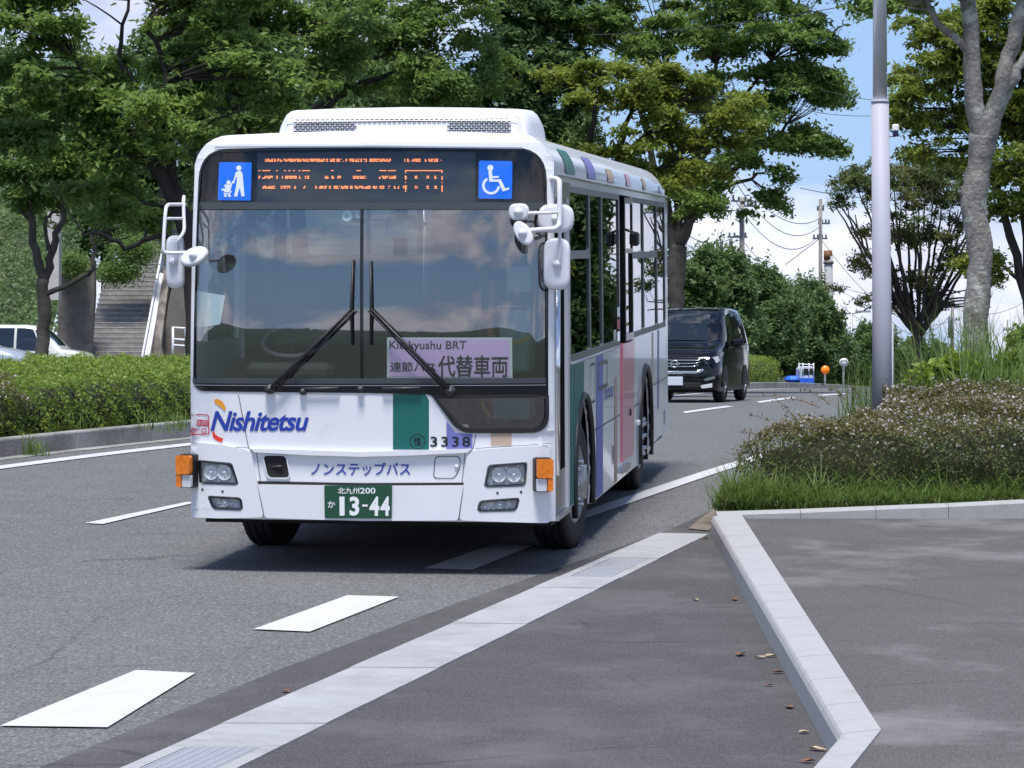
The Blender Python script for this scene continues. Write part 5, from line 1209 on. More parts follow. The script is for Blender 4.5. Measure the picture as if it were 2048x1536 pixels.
# windscreen spans the nose of the greenhouse
V = []
nn_ = 10
for j in range(7):
    t = j/6; s = 1.10 + .80*t
    for i in range(nn_+1):
        u = -1 + 2*i/nn_
        top_ = vs_f(s, 8); hw = .76-.09*t; V.append(Vector((u*hw, s + .10*abs(u)**3 - .015, top_.z + .006 - .05*abs(u)**3)))
ws = MB().add(V, [(j*(nn_+1)+i, j*(nn_+1)+i+1, (j+1)*(nn_+1)+i+1, (j+1)*(nn_+1)+i) for j in range(6) for i in range(nn_)], True).build('windscreen', M['car_glass'], van)
for s in (1, -1):
    patch_on(van, vs_f, 'front_window', [(1.62, s*3.15), (2.45, s*3.15), (2.45, s*5.0), (2.02, s*5.0)], 'car_glass'); patch_on(van, vs_f, 'quarter_window', [(1.30, s*3.15), (1.55, s*3.15), (1.92, s*4.9), (1.88, s*4.9)], 'car_glass')
    patch_on(van, vs_f, 'rear_window', [(2.56, s*3.15), (3.5, s*3.15), (3.5, s*5.0), (2.56, s*5.0)], 'car_glass'); patch_on(van, vs_f, 'side_window', [(3.58, s*3.15), (4.4, s*3.15), (4.3, s*5.0), (3.58, s*5.0)], 'car_glass')
    patch_on(van, vs_f, 'door_visor', [(1.98, s*5.0), (4.3, s*5.0), (4.3, s*5.35), (2.05, s*5.35)], 'chrome', .012)
    patch_on(van, vs_f, 'belt_moulding', [(1.3, s*2.95), (4.45, s*2.95), (4.45, s*3.08), (1.3, s*3.08)], 'chrome', .010)
    for k in (2.5, 3.52): patch_on(van, vs_f, 'door_seam', [(k, s*.6), (k+.012, s*.6), (k+.012, s*3.0), (k, s*3.0)], 'black_matte', .004)
    for k in (2.3, 2.68): patch_on(van, vs_f, 'door_handle', [(k, s*2.5), (k+.14, s*2.5), (k+.14, s*2.62), (k, s*2.62)], 'chrome', .03)
    mr = MB().box((s*.98, 1.62, 1.16), (.24, .14, .17), bev=.05).build('door_mirror', M['car_black'], van); MB().box((s*.86, 1.65, 1.11), (.1, .05, .05)).build('mirror_arm', M['black_matte'], mr)
    for yy in (.84, 3.72): 
        car_wheel(van, s*.75, yy, .33, s, -.05 if yy < 1 else 0)
        a_ = [(s*.858, yy + .40*math.cos(t), .33 + .40*math.sin(t)) for t in [R(-5 + 190*i/14) for i in range(15)]]
        V = [(s*.862, yy, .33)] + a_; MB().add(V, [(0, i, i+1) for i in range(1, 15)]).build('wheel_arch', M['black_matte'], van)
    # headlights, chrome wing bars
    hl = MB().prism(rpoly([(.42, .80), (.80, .90), (.83, .80), (.70, .71), (.46, .72)], .02), lambda u, v: (s*u, .155 + .32*max(0, u-.45)**1.5 - .03, v), lambda u, v: (s*u, .30 + .32*max(0, u-.45)**1.5, v)).build('headlight', M['lamp_facet'], van)
    for cx_ in (.55, .68): MB().lathe([(0, -.03), (.04, -.02), (.045, 0)], 12, Matrix.Rotation(R(-90), 3, 'X'), (s*cx_, .12 + .32*max(0, cx_-.45)**1.5, .79)).build('projector', M['plate_white'], hl)
    MB().prism([(.34, .60), (.40, .60), (.66, .76), (.60, .78), (.48, .72)], lambda u, v: (s*u, .07 + .15*max(0, u-.45), v), lambda u, v: (s*u, .22, v)).build('chrome_wing', M['chrome'], van)
    MB().prism(rpoly([(.50, .34), (.72, .38), (.72, .30), (.52, .28)], .01), lambda u, v: (s*u, .03 + .2*max(0, u-.45), v), lambda u, v: (s*u, .2, v)).build('fog_lamp', M['lamp_facet'], van)
    MB().prism([(.56, .46), (.76, .52), (.78, .47), (.60, .42)], lambda u, v: (s*u, .02 + .2*max(0, u-.45), v), lambda u, v: (s*u, .2, v)).build('bumper_blade', M['chrome'], van)
MB().prism(rpoly([(-.60, .86), (.60, .86), (.42, .60), (-.42, .60)], .02), lambda u, v: (u, .045, v), lambda u, v: (u, .2, v)).build('grille', M['black_gloss'], van)
for z_, w_ in ((.82, .50), (.76, .46), (.70, .42)): MB().tube([(-w_-.06, .06, z_+.04), (-w_+.05, .035, z_), (w_-.05, .035, z_), (w_+.06, .06, z_+.04)], .011, 6).build('grille_bar', M['chrome'], van)
MB().tube([(-.56, .03, .64), (-.42, .02, .585), (.42, .02, .585), (.56, .03, .64)], .035, 8).build('chrome_bar', M['chrome'], van)
bg_ = MB().lathe([(.055, 0), (.075, 0), (.08, -.012), (.055, -.012), (.055, 0)], 20, Matrix.Rotation(R(-90), 3, 'X'), (0, .02, .75)).build('badge', M['chrome'], van); MB().box((0, .012, .75), (.19, .02, .035)).build('badge_bar', M['chrome'], bg_)
MB().box((0, .0, .42), (.33, .02, .165), bev=.006).build('number_plate', M['plate_blank'] if 'plate_blank' in M else M['truck_white'], van)
MB().prism([(-.70, .52), (.70, .52), (.76, .25), (-.76, .25)], lambda u, v: (u, .05 + .1*max(0, abs(u)-.5), v), lambda u, v: (u, .3, v)).build('front_bumper', M['car_black'], van)
MB().box((0, .03, .34), (1.0, .04, .10), bev=.01).build('lower_grille', M['black_matte'], van)
for s in (-.35, .3): MB().tube([(s, 1.10, 1.17), (s+.42, 1.13, 1.21)], .012, 5).build('wiper', M['black_rubber'], van)
MB().box((0, 2.3, .35), (1.4, 3.6, .3)).build('underbody', M['black_matte'], van)
MB().tube([(.5, 2.2, 1.86), (.5, 4.1, 1.87)], .012, 5).build('roof_strip', M['black_rubber'], van); MB().tube([(-.5, 2.2, 1.86), (-.5, 4.1, 1.87)], .012, 5).build('roof_strip', M['black_rubber'], van)
for o_ in [x for x in C.objects if x.parent == van and x.name.split('.')[0] in ('grille', 'grille_bar', 'chrome_bar', 'badge', 'number_plate', 'lower_grille', 'headlight', 'chrome_wing', 'fog_lamp', 'bumper_blade')]: o_.location.y = -.075 if not o_.name.startswith('front') else -.05
# ---- parked cars on the far left, noses to the right
YK = 84.0; kz = at(60, 650, YK).z - 1.78
T = [(0.0, .40, .70, .86, .55, .62, .5), (.08, .25, .75, .98, .66, .70, .6), (.35, .22, .85, 1.06, .72, .73, .64), (.72, .22, .96, 1.10, .73, .74, .65), (.95, .22, 1.0, 1.36, .73, .74, .62), (1.35, .22, 1.02, 1.72, .73, .74, .60), (1.7, .22, 1.03, 1.78, .73, .74, .60), (3.0, .22, 1.04, 1.79, .73, .74, .60), (3.3, .3, 1.0, 1.70, .72, .73, .58), (3.4, .35, .95, 1.3, .7, .7, .56)]
kp = at(182, 700, YK)
kei, kb_, ks_f = car('small_van', 'cream white boxy small car with dark windows parked behind the left hedge', 'car', (kp.x, YK, kz), R(90)-.10, T, 'car_white', .73)
for s in (1, -1):
    patch_on(kei, ks_f, 'front_window', [(1.25, s*3.1), (1.95, s*3.1), (1.95, s*5.1), (1.5, s*5.1)], 'car_glass'); patch_on(kei, ks_f, 'rear_window', [(2.02, s*3.1), (3.15, s*3.1), (3.1, s*5.1), (2.02, s*5.1)], 'car_glass')
    patch_on(kei, ks_f, 'quarter_window', [(1.0, s*3.1), (1.2, s*3.1), (1.44, s*5.0), (1.38, s*5.0)], 'car_glass')
    for yy in (.62, 2.75): car_wheel(kei, s*.65, yy, .28, s)
    MB().box((s*.84, 1.22, 1.12), (.18, .12, .16), bev=.04).build('door_mirror', M['black_gloss'], kei)
    MB().prism(rpoly([(.42, .78), (.66, .84), (.68, .66), (.46, .64)], .04), lambda u, v: (s*u, .03+.3*max(0, u-.5), v), lambda u, v: (s*u, .3, v)).build('headlight', M['lamp_facet'], kei)
V = []
for j in range(5):
    t = j/4; s = .80 + .56*t
    for i in range(9): u = -1+i/4; tp = ks_f(s, 8); V.append(Vector((u*(.63-.06*t), s + .06*abs(u)**3, tp.z + .02 - .03*abs(u)**3)))
MB().add(V, [(j*9+i, j*9+i+1, (j+1)*9+i+1, (j+1)*9+i) for j in range(4) for i in range(8)], True).build('windscreen', M['car_glass_pale'] if 'car_glass_pale' in M else M['car_glass'], kei)
T = [(0, .35, .55, .68, .6, .66, .55), (.1, .22, .62, .78, .72, .76, .62), (.6, .2, .75, .90, .84, .84, .7), (1.0, .2, .86, .96, .84, .84, .7), (1.5, .2, .92, 1.22, .84, .84, .62), (2.0, .2, .94, 1.42, .84, .84, .58), (3.2, .2, .96, 1.44, .84, .84, .58), (3.9, .22, .96, 1.2, .82, .82, .6), (4.3, .3, .8, 1.0, .75, .76, .6)]
kp = at(66, 712, 78); sv, _b, sf = car('silver_car', 'pale silver car whose bonnet alone shows at the left edge behind the hedge', 'car', (kp.x, 78, at(30, 668, 78).z-1.42+.14), R(90)-.12, T, 'car_silver', .84)
for s in (1, -1):
    patch_on(sv, sf, 'side_window', [(1.7, s*3.1), (3.6, s*3.1), (3.3, s*5.1), (2.0, s*5.1)], 'car_glass')
    for yy in (.8, 3.4): car_wheel(sv, s*.76, yy, .31, s)
    MB().prism(rpoly([(.45, .66), (.72, .70), (.74, .58), (.5, .56)], .03), lambda u, v: (s*u, .05+.3*max(0, u-.5), v), lambda u, v: (s*u, .3, v)).build('headlight', M['lamp_facet'], sv)
V = []
for j in range(5):
    t = j/4; s = 1.05 + .9*t
    for i in range(9): u = -1+i/4; tp = sf(s, 8); V.append(Vector((u*(.68-.10*t), s + .08*abs(u)**3, tp.z + .02 - .03*abs(u)**3)))
MB().add(V, [(j*9+i, j*9+i+1, (j+1)*9+i+1, (j+1)*9+i) for j in range(4) for i in range(8)], True).build('windscreen', M['car_glass'], sv)
# ---- small truck beyond the hedge
YT = 124.0; tp_ = at(1612, 770, YT); tz = G(YT)+.12
tr = empty('small_truck', (tp_.x, YT, tz)); tag(tr, 'small white truck with roof rack and blue sheet parked beyond the far hedge', 'truck')
def tb(name, x0, y0, x1, y1, th, m, dy=0, bev=0.0):
    a, b = at(x0, y1, YT+dy)-Vector(tr.location), at(x1, y0, YT+dy)-Vector(tr.location); return MB().box(((a.x+b.x)/2, dy+th/2, (a.z+b.z)/2), (b.x-a.x, th, b.z-a.z), bev=bev).build(name, M[m], tr)
tb('cab', 1598, 733, 1629, 766, 1.4, 'truck_white', 0, .1); tb('window', 1604, 737, 1617, 750, .02, 'car_glass', -.01); tb('windscreen', 1619, 737, 1627, 749, .02, 'car_glass', -.01)
tb('blue_sheet', 1574, 752, 1600, 767, 1.5, 'blue_cloth', -.1, .15); tb('blue_sheet', 1600, 756, 1628, 767, .05, 'blue_cloth', -.06)
for xx in (1598, 1606, 1618, 1627): MB().tube([at(xx, 752, YT)-Vector(tr.location), at(xx, 726, YT)-Vector(tr.location)], .03, 6).build('rack_post', M['mirror_white'], tr)
MB().tube([at(1597, 728, YT)-Vector(tr.location), at(1628, 730, YT)-Vector(tr.location)], .03, 6).build('rack_rail', M['mirror_white'], tr)
for xx in (1585, 1618): MB().lathe([(0, -.1), (.27, -.1), (.27, .1), (0, .1)], 16, Matrix.Rotation(R(90), 3, 'X'), at(xx, 772, YT)-Vector(tr.location)+Vector((0, .1, 0))).build('wheel', M['tyre'], tr)
tb('sign_panel', 1628, 713, 1641, 734, .1, 'plate_white', 3) if False else None
# ================================================================== VEGETATION
M['leaf_zelkova'] = leaf_mat('leaf_zelkova', (.098, .172, .046), (.205, .305, .075), .48)
M['leaf_lit'] = leaf_mat('leaf_lit', (.095, .150, .025), (.235, .290, .050), .42)
M['leaf_dark'] = leaf_mat('leaf_dark', (.062, .118, .046), (.130, .205, .068), .42)
M['leaf_camphor'] = leaf_mat('leaf_camphor', (.075, .135, .052), (.155, .235, .082), .42)
M['leaf_red'] = leaf_mat('leaf_red', (.050, .095, .028), (.140, .155, .050), .35)
M['leaf_hedge'] = leaf_mat('leaf_hedge', (.10, .175, .030), (.260, .340, .055), .35)
M['leaf_abelia'] = leaf_mat('leaf_abelia', (.075, .115, .035), (.175, .150, .065), .3)
M['petal'] = leaf_mat('petal', (.48, .45, .44), (.66, .60, .62), .25)
M['leaf_vine'] = leaf_mat('leaf_vine', (.12, .20, .02), (.24, .32, .035), .35)
M['grass_blade'] = leaf_mat('grass_blade', (.070, .130, .028), (.175, .255, .065), .4)
M['grass_dry'] = leaf_mat('grass_dry', (.22, .20, .10), (.36, .31, .18), .25)
M['bark_dark'] = mat('bark_dark', (.035, .030, .027), .9, var=.4, vs_=6, bump=.8, bs=14)
M['bark_mid'] = mat('bark_mid', (.075, .066, .058), .9, var=.4, vs_=5, bump=.8, bs=14)
M['bark_lichen'] = mat('bark_lichen', (.22, .205, .19), .9, var=.45, vs_=9, bump=1.0, bs=22, dirt=((.42, .45, .40), 3.2, .53, .64))
M['twig'] = mat('twig', (.17, .15, .13), .9, var=.3, vs_=6)
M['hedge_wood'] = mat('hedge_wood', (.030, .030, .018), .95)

def quads_mesh(name, P, tone, m, parent, kind='stuff', tri=False):
    n, k = P.shape[0], P.shape[1]
    me = bpy.data.meshes.new(name); me.vertices.add(n*k); me.vertices.foreach_set('co', P.reshape(-1).astype(np.float32))
    me.loops.add(n*k); me.loops.foreach_set('vertex_index', np.arange(n*k, dtype=np.int32)); me.polygons.add(n)
    me.polygons.foreach_set('loop_start', np.arange(0, n*k, k, dtype=np.int32)); me.polygons.foreach_set('loop_total', np.full(n, k, dtype=np.int32))
    at_ = me.attributes.new('tone', 'FLOAT', 'POINT'); at_.data.foreach_set('value', np.repeat(np.clip(tone, 0, 1), k).astype(np.float32))
    me.materials.append(m); me.update(calc_edges=True); me.validate()
    o = bpy.data.objects.new(name, me); C.objects.link(o)
    if parent is not None: o.parent = parent
    if kind: o['kind'] = kind
    return o
def unit(a): return a / np.maximum(1e-9, np.linalg.norm(a, axis=1, keepdims=True))
def leaves(pos, nrm, L, rs, spread=.7, aspect=.42, droop=.0, fold=True):
    """one pointed leaf per position, facing about nrm"""
    n = len(pos); N_ = unit(nrm + rs.normal(0, spread, (n, 3))); d = unit(np.cross(N_, rs.normal(0, 1, (n, 3)))); d[:, 2] -= droop; d = unit(d)
    s = np.cross(N_, d); l = (L * rs.uniform(.65, 1.25, n))[:, None]; P = np.empty((n, 4, 3))
    P[:, 0] = pos - d*l*.5; P[:, 1] = pos + s*l*aspect*.5 - N_*l*.0; P[:, 2] = pos + d*l*.5 - N_*l*.12; P[:, 3] = pos - s*l*aspect*.5
    return P
def plates(cs, rr, n_per, L, rs, flat=.22, spread=.7, tone0=None, droop=.25):
    cs = np.asarray(cs); k = len(cs); rr = np.asarray(rr)
    n_per = n_per*1.7; L = L*1.2; cnt = np.maximum(8, (n_per * (rr/rr.mean())**2).astype(int)); idx = np.repeat(np.arange(k), cnt); n = len(idx)
    # every clump is a fan of sprays, so its outline is ragged
    nsp = 7; a0 = rs.uniform(0, 6.283, (k, nsp)); lr = rs.uniform(.35, 1.0, (k, nsp)); dz = rs.normal(0, .22, (k, nsp))
    sp = rs.randint(0, nsp, n); a = a0[idx, sp] + rs.normal(0, .20, n); q = rs.uniform(0, 1, n)**.6 * lr[idx, sp]
    r_ = rr[idx]; x = np.cos(a)*q*r_ + rs.normal(0, .10, n)*r_; y = np.sin(a)*q*r_ + rs.normal(0, .10, n)*r_
    z = dz[idx, sp]*r_*(flat/.22)*q + rs.normal(0, flat*.38, n)*r_ - droop*q*q*r_
    pos = cs[idx] + np.stack([x, y, z], 1)
    nrm = np.stack([np.cos(a)*.35*q, np.sin(a)*.35*q, np.ones(n)], 1)
    if tone0 is None: tone0 = rs.uniform(.1, .9, k)
    tone = tone0[idx]*.65 + rs.uniform(0, .35, n)
    return leaves(pos, nrm, L, rs, spread), tone
def bez(a, b, rs, bow=.12, n=6):
    d = b - a; L_ = d.length; m = (a+b)/2 + Vector((rs.normal(0, bow*L_*.5), rs.normal(0, bow*L_*.5), bow*L_*rs.uniform(-.6, 1)))
    return [a*(1-t)**2 + m*2*t*(1-t) + b*t*t for t in [i/n for i in range(n+1)]]
def tree(name, label, Y, trunk, limbs, blobs, leafm, barkm, seed, L=.11, dens=1.0, R_=.65, depth=None, flat=.22, n_per=260, group=None, cat='tree', twigs=True, spread=.78, tone_up=True, wig=.02, kmin=3):
    """trunk / limbs: [(px, py, r_px, dY)], blobs: (px, py, rx, ry[, dY]) ellipses of crown seen in the photo, at distance Y"""
    rs = np.random.RandomState(seed); b = at(trunk[0][0], trunk[0][1], Y); base = Vector((b.x, Y, G(Y) + (.12 if Y < 60 else 0)))
    e = empty(name, base); tag(e, label, cat, group); s = Y/F
    nodes = []
    def line(pts):
        P = []; Rr = []
        for p in pts:
            dy = p[3] if len(p) > 3 else 0; P.append(at(p[0], p[1], Y+dy) - base); Rr.append(p[2]*s)
        return P, Rr
    P, Rr = line(trunk); P[0] = Vector((P[0].x, 0, -.15)); Q = smooth_pts(P, 4); RQ = [Rr[min(int(i/4), len(Rr)-1)]*(1-(i % 4)/4) + Rr[min(int(i/4)+1, len(Rr)-1)]*((i % 4)/4) for i in range(len(Q))]
    for q in Q[1:-1]: q += Vector((rs.normal(0, wig), rs.normal(0, wig), 0))
    RQ = [r*(1+rs.normal(0, .05)) for r in RQ]
    RQ[0] *= 1.35; MB().tube(Q, RQ, 12).build('trunk', M[barkm], e); nodes += [(q, r) for q, r in zip(Q[len(Q)//2:], RQ[len(Q)//2:])]
    for lb in limbs:
        P, Rr = line(lb); Q = smooth_pts(P, 4); RQ = [Rr[min(int(i/4), len(Rr)-1)]*(1-(i % 4)/4) + Rr[min(int(i/4)+1, len(Rr)-1)]*((i % 4)/4) for i in range(len(Q))]
        for q in Q[1:]: q += Vector((rs.normal(0, wig*1.5), rs.normal(0, wig*1.5), rs.normal(0, wig)))
        MB().tube(Q, RQ, 8).build('limb', M[barkm], e); nodes += list(zip(Q, RQ))
    cs = []; rr = []; tn = []
    for bl in blobs:
        cx, cy, rx, ry = bl[:4]; dy0 = bl[4] if len(bl) > 4 else 0
        A = math.pi*rx*s*ry*s; k = max(kmin, int(dens*A/(R_*R_)*2.3)); dd = depth or max(rx*s*.9, .8)
        for _ in range(k):
            th = rs.uniform(0, 6.283); q = math.sqrt(rs.uniform(0, 1)); px = cx + rx*q*math.cos(th); py = cy + ry*q*math.sin(th)
            dy = dy0 + rs.uniform(-1, 1)*dd*math.sqrt(max(.05, 1-q*q)); p = at(px, py, Y+dy) - base; cs.append(p); rr.append(R_*rs.uniform(.6, 1.35)); tn.append(rs.uniform(.0, 1.0))
    if cs:
        Pq, tone = plates([tuple(c) for c in cs], rr, n_per, L, rs, flat=flat, tone0=np.array(tn), spread=spread)
        nf = len(cs)*34; fi_ = rs.randint(0, len(cs), nf); ca = np.array([tuple(c) for c in cs])
        fp = ca[fi_] + np.clip(rs.normal(0, .42*R_, (nf, 3)), -.75*R_, .75*R_)*np.array([1, 1, .6]); Pf = leaves(fp, np.tile([[0, -.3, 1.]], (nf, 1)), L*1.55, rs, .8)
        Pq = np.concatenate([Pq, Pf]); tone = np.concatenate([tone, np.array(tn)[fi_]*.6 + rs.uniform(0, .3, nf)])
        quads_mesh('crown', Pq, tone, M[leafm], e)
        if twigs:
            mb = MB()
            for c in cs:
                best = min(nodes, key=lambda nd: (nd[0]-c).length + max(0, nd[0].z - c.z)*1.5)
                r0 = min(best[1]*.55, .012 + .012*(best[0]-c).length); mb.tube(bez(best[0], c, rs, .12, 5), [r0*(1-.8*i/5) for i in range(6)], 4, caps=False)
            mb.build('branches', M[barkm], e)['kind'] = 'stuff'
    return e
grpL = 'zelkova trees behind the bus'
tree('zelkova_tree', 'slim forked tree with a low crooked side branch left of the long steps', 62, [(84, 760, 14), (84, 700, 13), (88, 620, 12.5), (86, 560, 13)],
     [[(86, 565, 10), (70, 500, 8.5), (62, 430, 7), (50, 360, 5), (30, 300, 3)], [(88, 562, 9), (106, 500, 8), (125, 440, 6), (128, 390, 4), (150, 330, 3)], [(92, 592, 6), (130, 572, 5), (172, 548, 5), (188, 520, 4), (187, 470, 3.5)], [(66, 440, 4), (40, 420, 3), (28, 380, 2)], [(104, 505, 5), (90, 470, 4), (95, 435, 3.5), (112, 420, 3)]],
     [(60, 320, 100, 45), (190, 390, 90, 45), (10, 240, 70, 60), (160, 300, 90, 50), (40, 400, 50, 25), (270, 440, 60, 25)], 'leaf_zelkova', 'bark_mid', 21, L=.11, R_=.5, n_per=240, dens=.95)
tree('zelkova_tree', 'large leaning tree whose dark trunk rises from behind the left edge of the bus', 47, [(396, 900, 24), (392, 640, 22), (378, 500, 20), (358, 420, 18)],
     [[(358, 422, 15), (312, 330, 13), (262, 262, 10), (212, 205, 7), (150, 120, 4)], [(362, 430, 12), (345, 330, 10), (322, 230, 8), (330, 140, 6), (290, 40, 4)], [(325, 345, 8), (290, 300, 7), (285, 200, 6), (240, 110, 5), (255, 0, 3)], [(374, 500, 7), (320, 470, 5), (250, 492, 5), (205, 468, 4), (165, 470, 2)], [(372, 470, 6), (330, 420, 4), (280, 400, 3)]],
     [(110, 150, 150, 70), (400, 110, 150, 80), (120, 250, 130, 45), (480, 170, 130, 70), (300, 320, 110, 55), (40, 40, 130, 60), (420, 10, 130, 50), (250, 200, 120, 60), (340, 240, 90, 50), (280, 430, 100, 32, 2), (210, 400, 80, 35, 1), (100, -60, 200, 60), (400, -80, 200, 60)], 'leaf_zelkova', 'bark_dark', 22, L=.105, R_=.52, n_per=250, dens=.85)
tree('zelkova_tree', 'dense tree standing behind the left half of the bus roof', 55, [(505, 900, 20), (500, 500, 17), (494, 300, 15)],
     [[(494, 305, 12), (470, 210, 9), (452, 150, 7), (420, 60, 5), (400, -40, 3)], [(494, 300, 12), (500, 220, 9), (530, 120, 7), (560, 20, 5), (575, -80, 3)], [(497, 260, 6), (430, 215, 5), (380, 190, 3)]],
     [(520, 120, 160, 80), (620, 60, 160, 70), (500, 20, 140, 60), (580, 180, 130, 45), (460, 230, 120, 40), (560, -70, 200, 60)], 'leaf_zelkova', 'bark_dark', 23, L=.11, R_=.6, n_per=260, dens=.85)
tree('zelkova_tree', 'tree with dark limbs fanning right above the white roof unit', 62, [(610, 900, 18), (600, 500, 16), (592, 240, 13)],
     [[(592, 245, 10), (650, 150, 8), (700, 80, 6), (760, 0, 4)], [(594, 240, 9), (670, 185, 7), (730, 130, 6), (800, 90, 4)], [(592, 240, 8), (620, 160, 6), (640, 60, 5), (650, -40, 3)], [(600, 260, 7), (700, 180, 6), (780, 150, 5), (840, 130, 3)]],
     [(770, 130, 120, 60), (870, 160, 120, 60), (730, 30, 130, 55), (900, 60, 130, 80), (820, 60, 100, 50), (660, 100, 80, 40, 3), (780, -70, 250, 60)], 'leaf_zelkova', 'bark_dark', 24, L=.115, R_=.65, n_per=260, dens=.85)
tree('dark_tree', 'darkest dense green tree between the yellowish crown and the roof unit', 74, [(1060, 900, 18), (1060, 500, 16), (1060, 250, 12)],
     [[(1060, 260, 9), (1030, 150, 6), (1020, 50, 4)], [(1060, 250, 9), (1090, 140, 6), (1100, 30, 4)]],
     [(1060, 100, 95, 80), (1090, 190, 80, 80), (1010, 210, 90, 60), (1120, 260, 60, 50), (1050, 20, 90, 50), (1050, -60, 120, 50)], 'leaf_dark', 'bark_dark', 25, L=.13, R_=.6, n_per=300, flat=.4, dens=1.1)
tree('zelkova_tree', 'yellowish green tree just right of the bus roof, crown sunlit', 66, [(1200, 900, 15), (1195, 600, 14), (1192, 420, 12)],
     [[(1192, 425, 9), (1225, 340, 7), (1290, 270, 5), (1370, 200, 3)], [(1192, 420, 9), (1180, 300, 7), (1190, 200, 4)], [(1196, 400, 7), (1270, 350, 5), (1350, 330, 3)], [(1205, 395, 7), (1240, 300, 5), (1270, 200, 4), (1300, 140, 2)]],
     [(1270, 190, 120, 50), (1390, 200, 110, 45), (1440, 260, 80, 40), (1290, 290, 130, 45), (1230, 370, 110, 40), (1180, 150, 70, 40), (1400, 330, 90, 35), (1300, 130, 70, 25)], 'leaf_lit', 'bark_dark', 26, L=.11, R_=.58, n_per=280, dens=1.0)
tree('zelkova_tree', 'tall tree with a dark forked trunk directly behind the black minivan', 74, [(1350, 800, 18), (1352, 640, 17), (1352, 560, 17), (1358, 490, 17)],
     [[(1350, 520, 11), (1338, 430, 9), (1310, 330, 7), (1280, 220, 4)], [(1356, 495, 10), (1355, 400, 8), (1340, 300, 6), (1330, 150, 4)], [(1360, 492, 10), (1385, 400, 8), (1400, 290, 6), (1430, 130, 4)], [(1364, 485, 10), (1410, 395, 8), (1480, 330, 6), (1580, 250, 3)], [(1375, 455, 7), (1420, 392, 5), (1520, 350, 3)], [(1395, 330, 5), (1470, 220, 4), (1540, 120, 3)]],
     [(1240, 60, 130, 60), (1400, 60, 130, 70), (1550, 60, 120, 60), (1600, 150, 90, 60), (1560, 250, 120, 50), (1490, 340, 110, 38), (1440, 420, 60, 16), (1620, 290, 50, 25), (1560, 400, 45, 14), (1380, 400, 90, 30), (1660, 180, 30, 30), (1470, 180, 110, 60), (1450, -40, 250, 60), (1190, 10, 80, 60), (1655, 90, 30, 25)], 'leaf_zelkova', 'bark_mid', 27, L=.12, R_=.62, n_per=270, dens=.85)
# backdrop of trees on the rise behind, each its own
for k, (cx, cy, rx, ry, Y, mm) in enumerate(((40, 330, 150, 120, 150, 'leaf_camphor'), (60, 180, 180, 110, 140, 'leaf_dark'), (330, 330, 190, 130, 118, 'leaf_dark'), (560, 230, 190, 110, 112, 'leaf_camphor'), (800, 220, 190, 120, 112, 'leaf_dark'), (1010, 320, 150, 120, 108, 'leaf_camphor'), (1200, 430, 130, 110, 104, 'leaf_dark'), (330, 130, 110, 70, 112, 'leaf_camphor'), (215, 440, 120, 60, 128, 'leaf_camphor'))):
    nm = ['behind the louvred building at far left', 'highest behind the left trees', 'filling the gap above the long steps', 'behind the tree left of the roof unit', 'straight behind the white roof unit', 'behind the right end of the bus roof', 'low behind the rear corner of the bus', 'showing through the leaves left of centre top', 'low above the head of the long steps'][k]
    tree('broadleaf_tree', 'dark green background tree ' + nm, Y, [(cx, 780, 14), (cx, cy+ry, 12), (cx, cy, 8)], [[(cx, cy+ry*.5, 7), (cx-rx*.5, cy-ry*.2, 4)], [(cx, cy+ry*.5, 7), (cx+rx*.5, cy-ry*.2, 4)]],
         [(cx, cy, rx, ry), (cx-rx*.5, cy+ry*.5, rx*.6, ry*.5), (cx+rx*.5, cy+ry*.5, rx*.6, ry*.5)], mm, 'bark_dark', 40+k, L=.24, R_=1.15, n_per=150, flat=.5, dens=.9, group='background trees on the rise', spread=.8)
# round evergreen mass beyond the bend
for k, (cx, cy, rx, ry, Y, lb) in enumerate(((1420, 600, 75, 95, 108, 'rounded dark green tree directly right of the forked trunk'), (1510, 620, 80, 80, 130, 'broad rounded evergreen behind the far clipped hedge'), (1600, 660, 72, 74, 136, 'rounded evergreen left of the white round sign'), (1655, 705, 45, 50, 142, 'low rounded tree behind the round signs'), (1745, 715, 50, 55, 150, 'dark shrubby tree left of the lamp column foot'), (1845, 735, 60, 45, 150, 'dark low tree behind the bare-branched tree'), (1620, 605, 30, 25, 140, 'small light crown behind the rounded evergreens'))):
    tree('evergreen_tree', lb, Y, [(cx, 785, 9), (cx, cy+ry*.4, 8), (cx, cy, 6)], [[(cx, cy+ry*.4, 5), (cx-rx*.5, cy-ry*.3, 3)], [(cx, cy+ry*.3, 5), (cx+rx*.5, cy-ry*.3, 3)]],
         [(cx, cy, rx, ry), (cx, cy+ry*.55, rx*1.1, ry*.5)] + [(cx + rx*.75*math.cos(a), cy - ry*.75*math.sin(a), rx*.35, ry*.25) for a in (.3, 1.0, 1.8, 2.6)], 'leaf_camphor', 'bark_dark', 60+k, L=.17, R_=.55, n_per=190, flat=.75, dens=1.6, spread=.9)
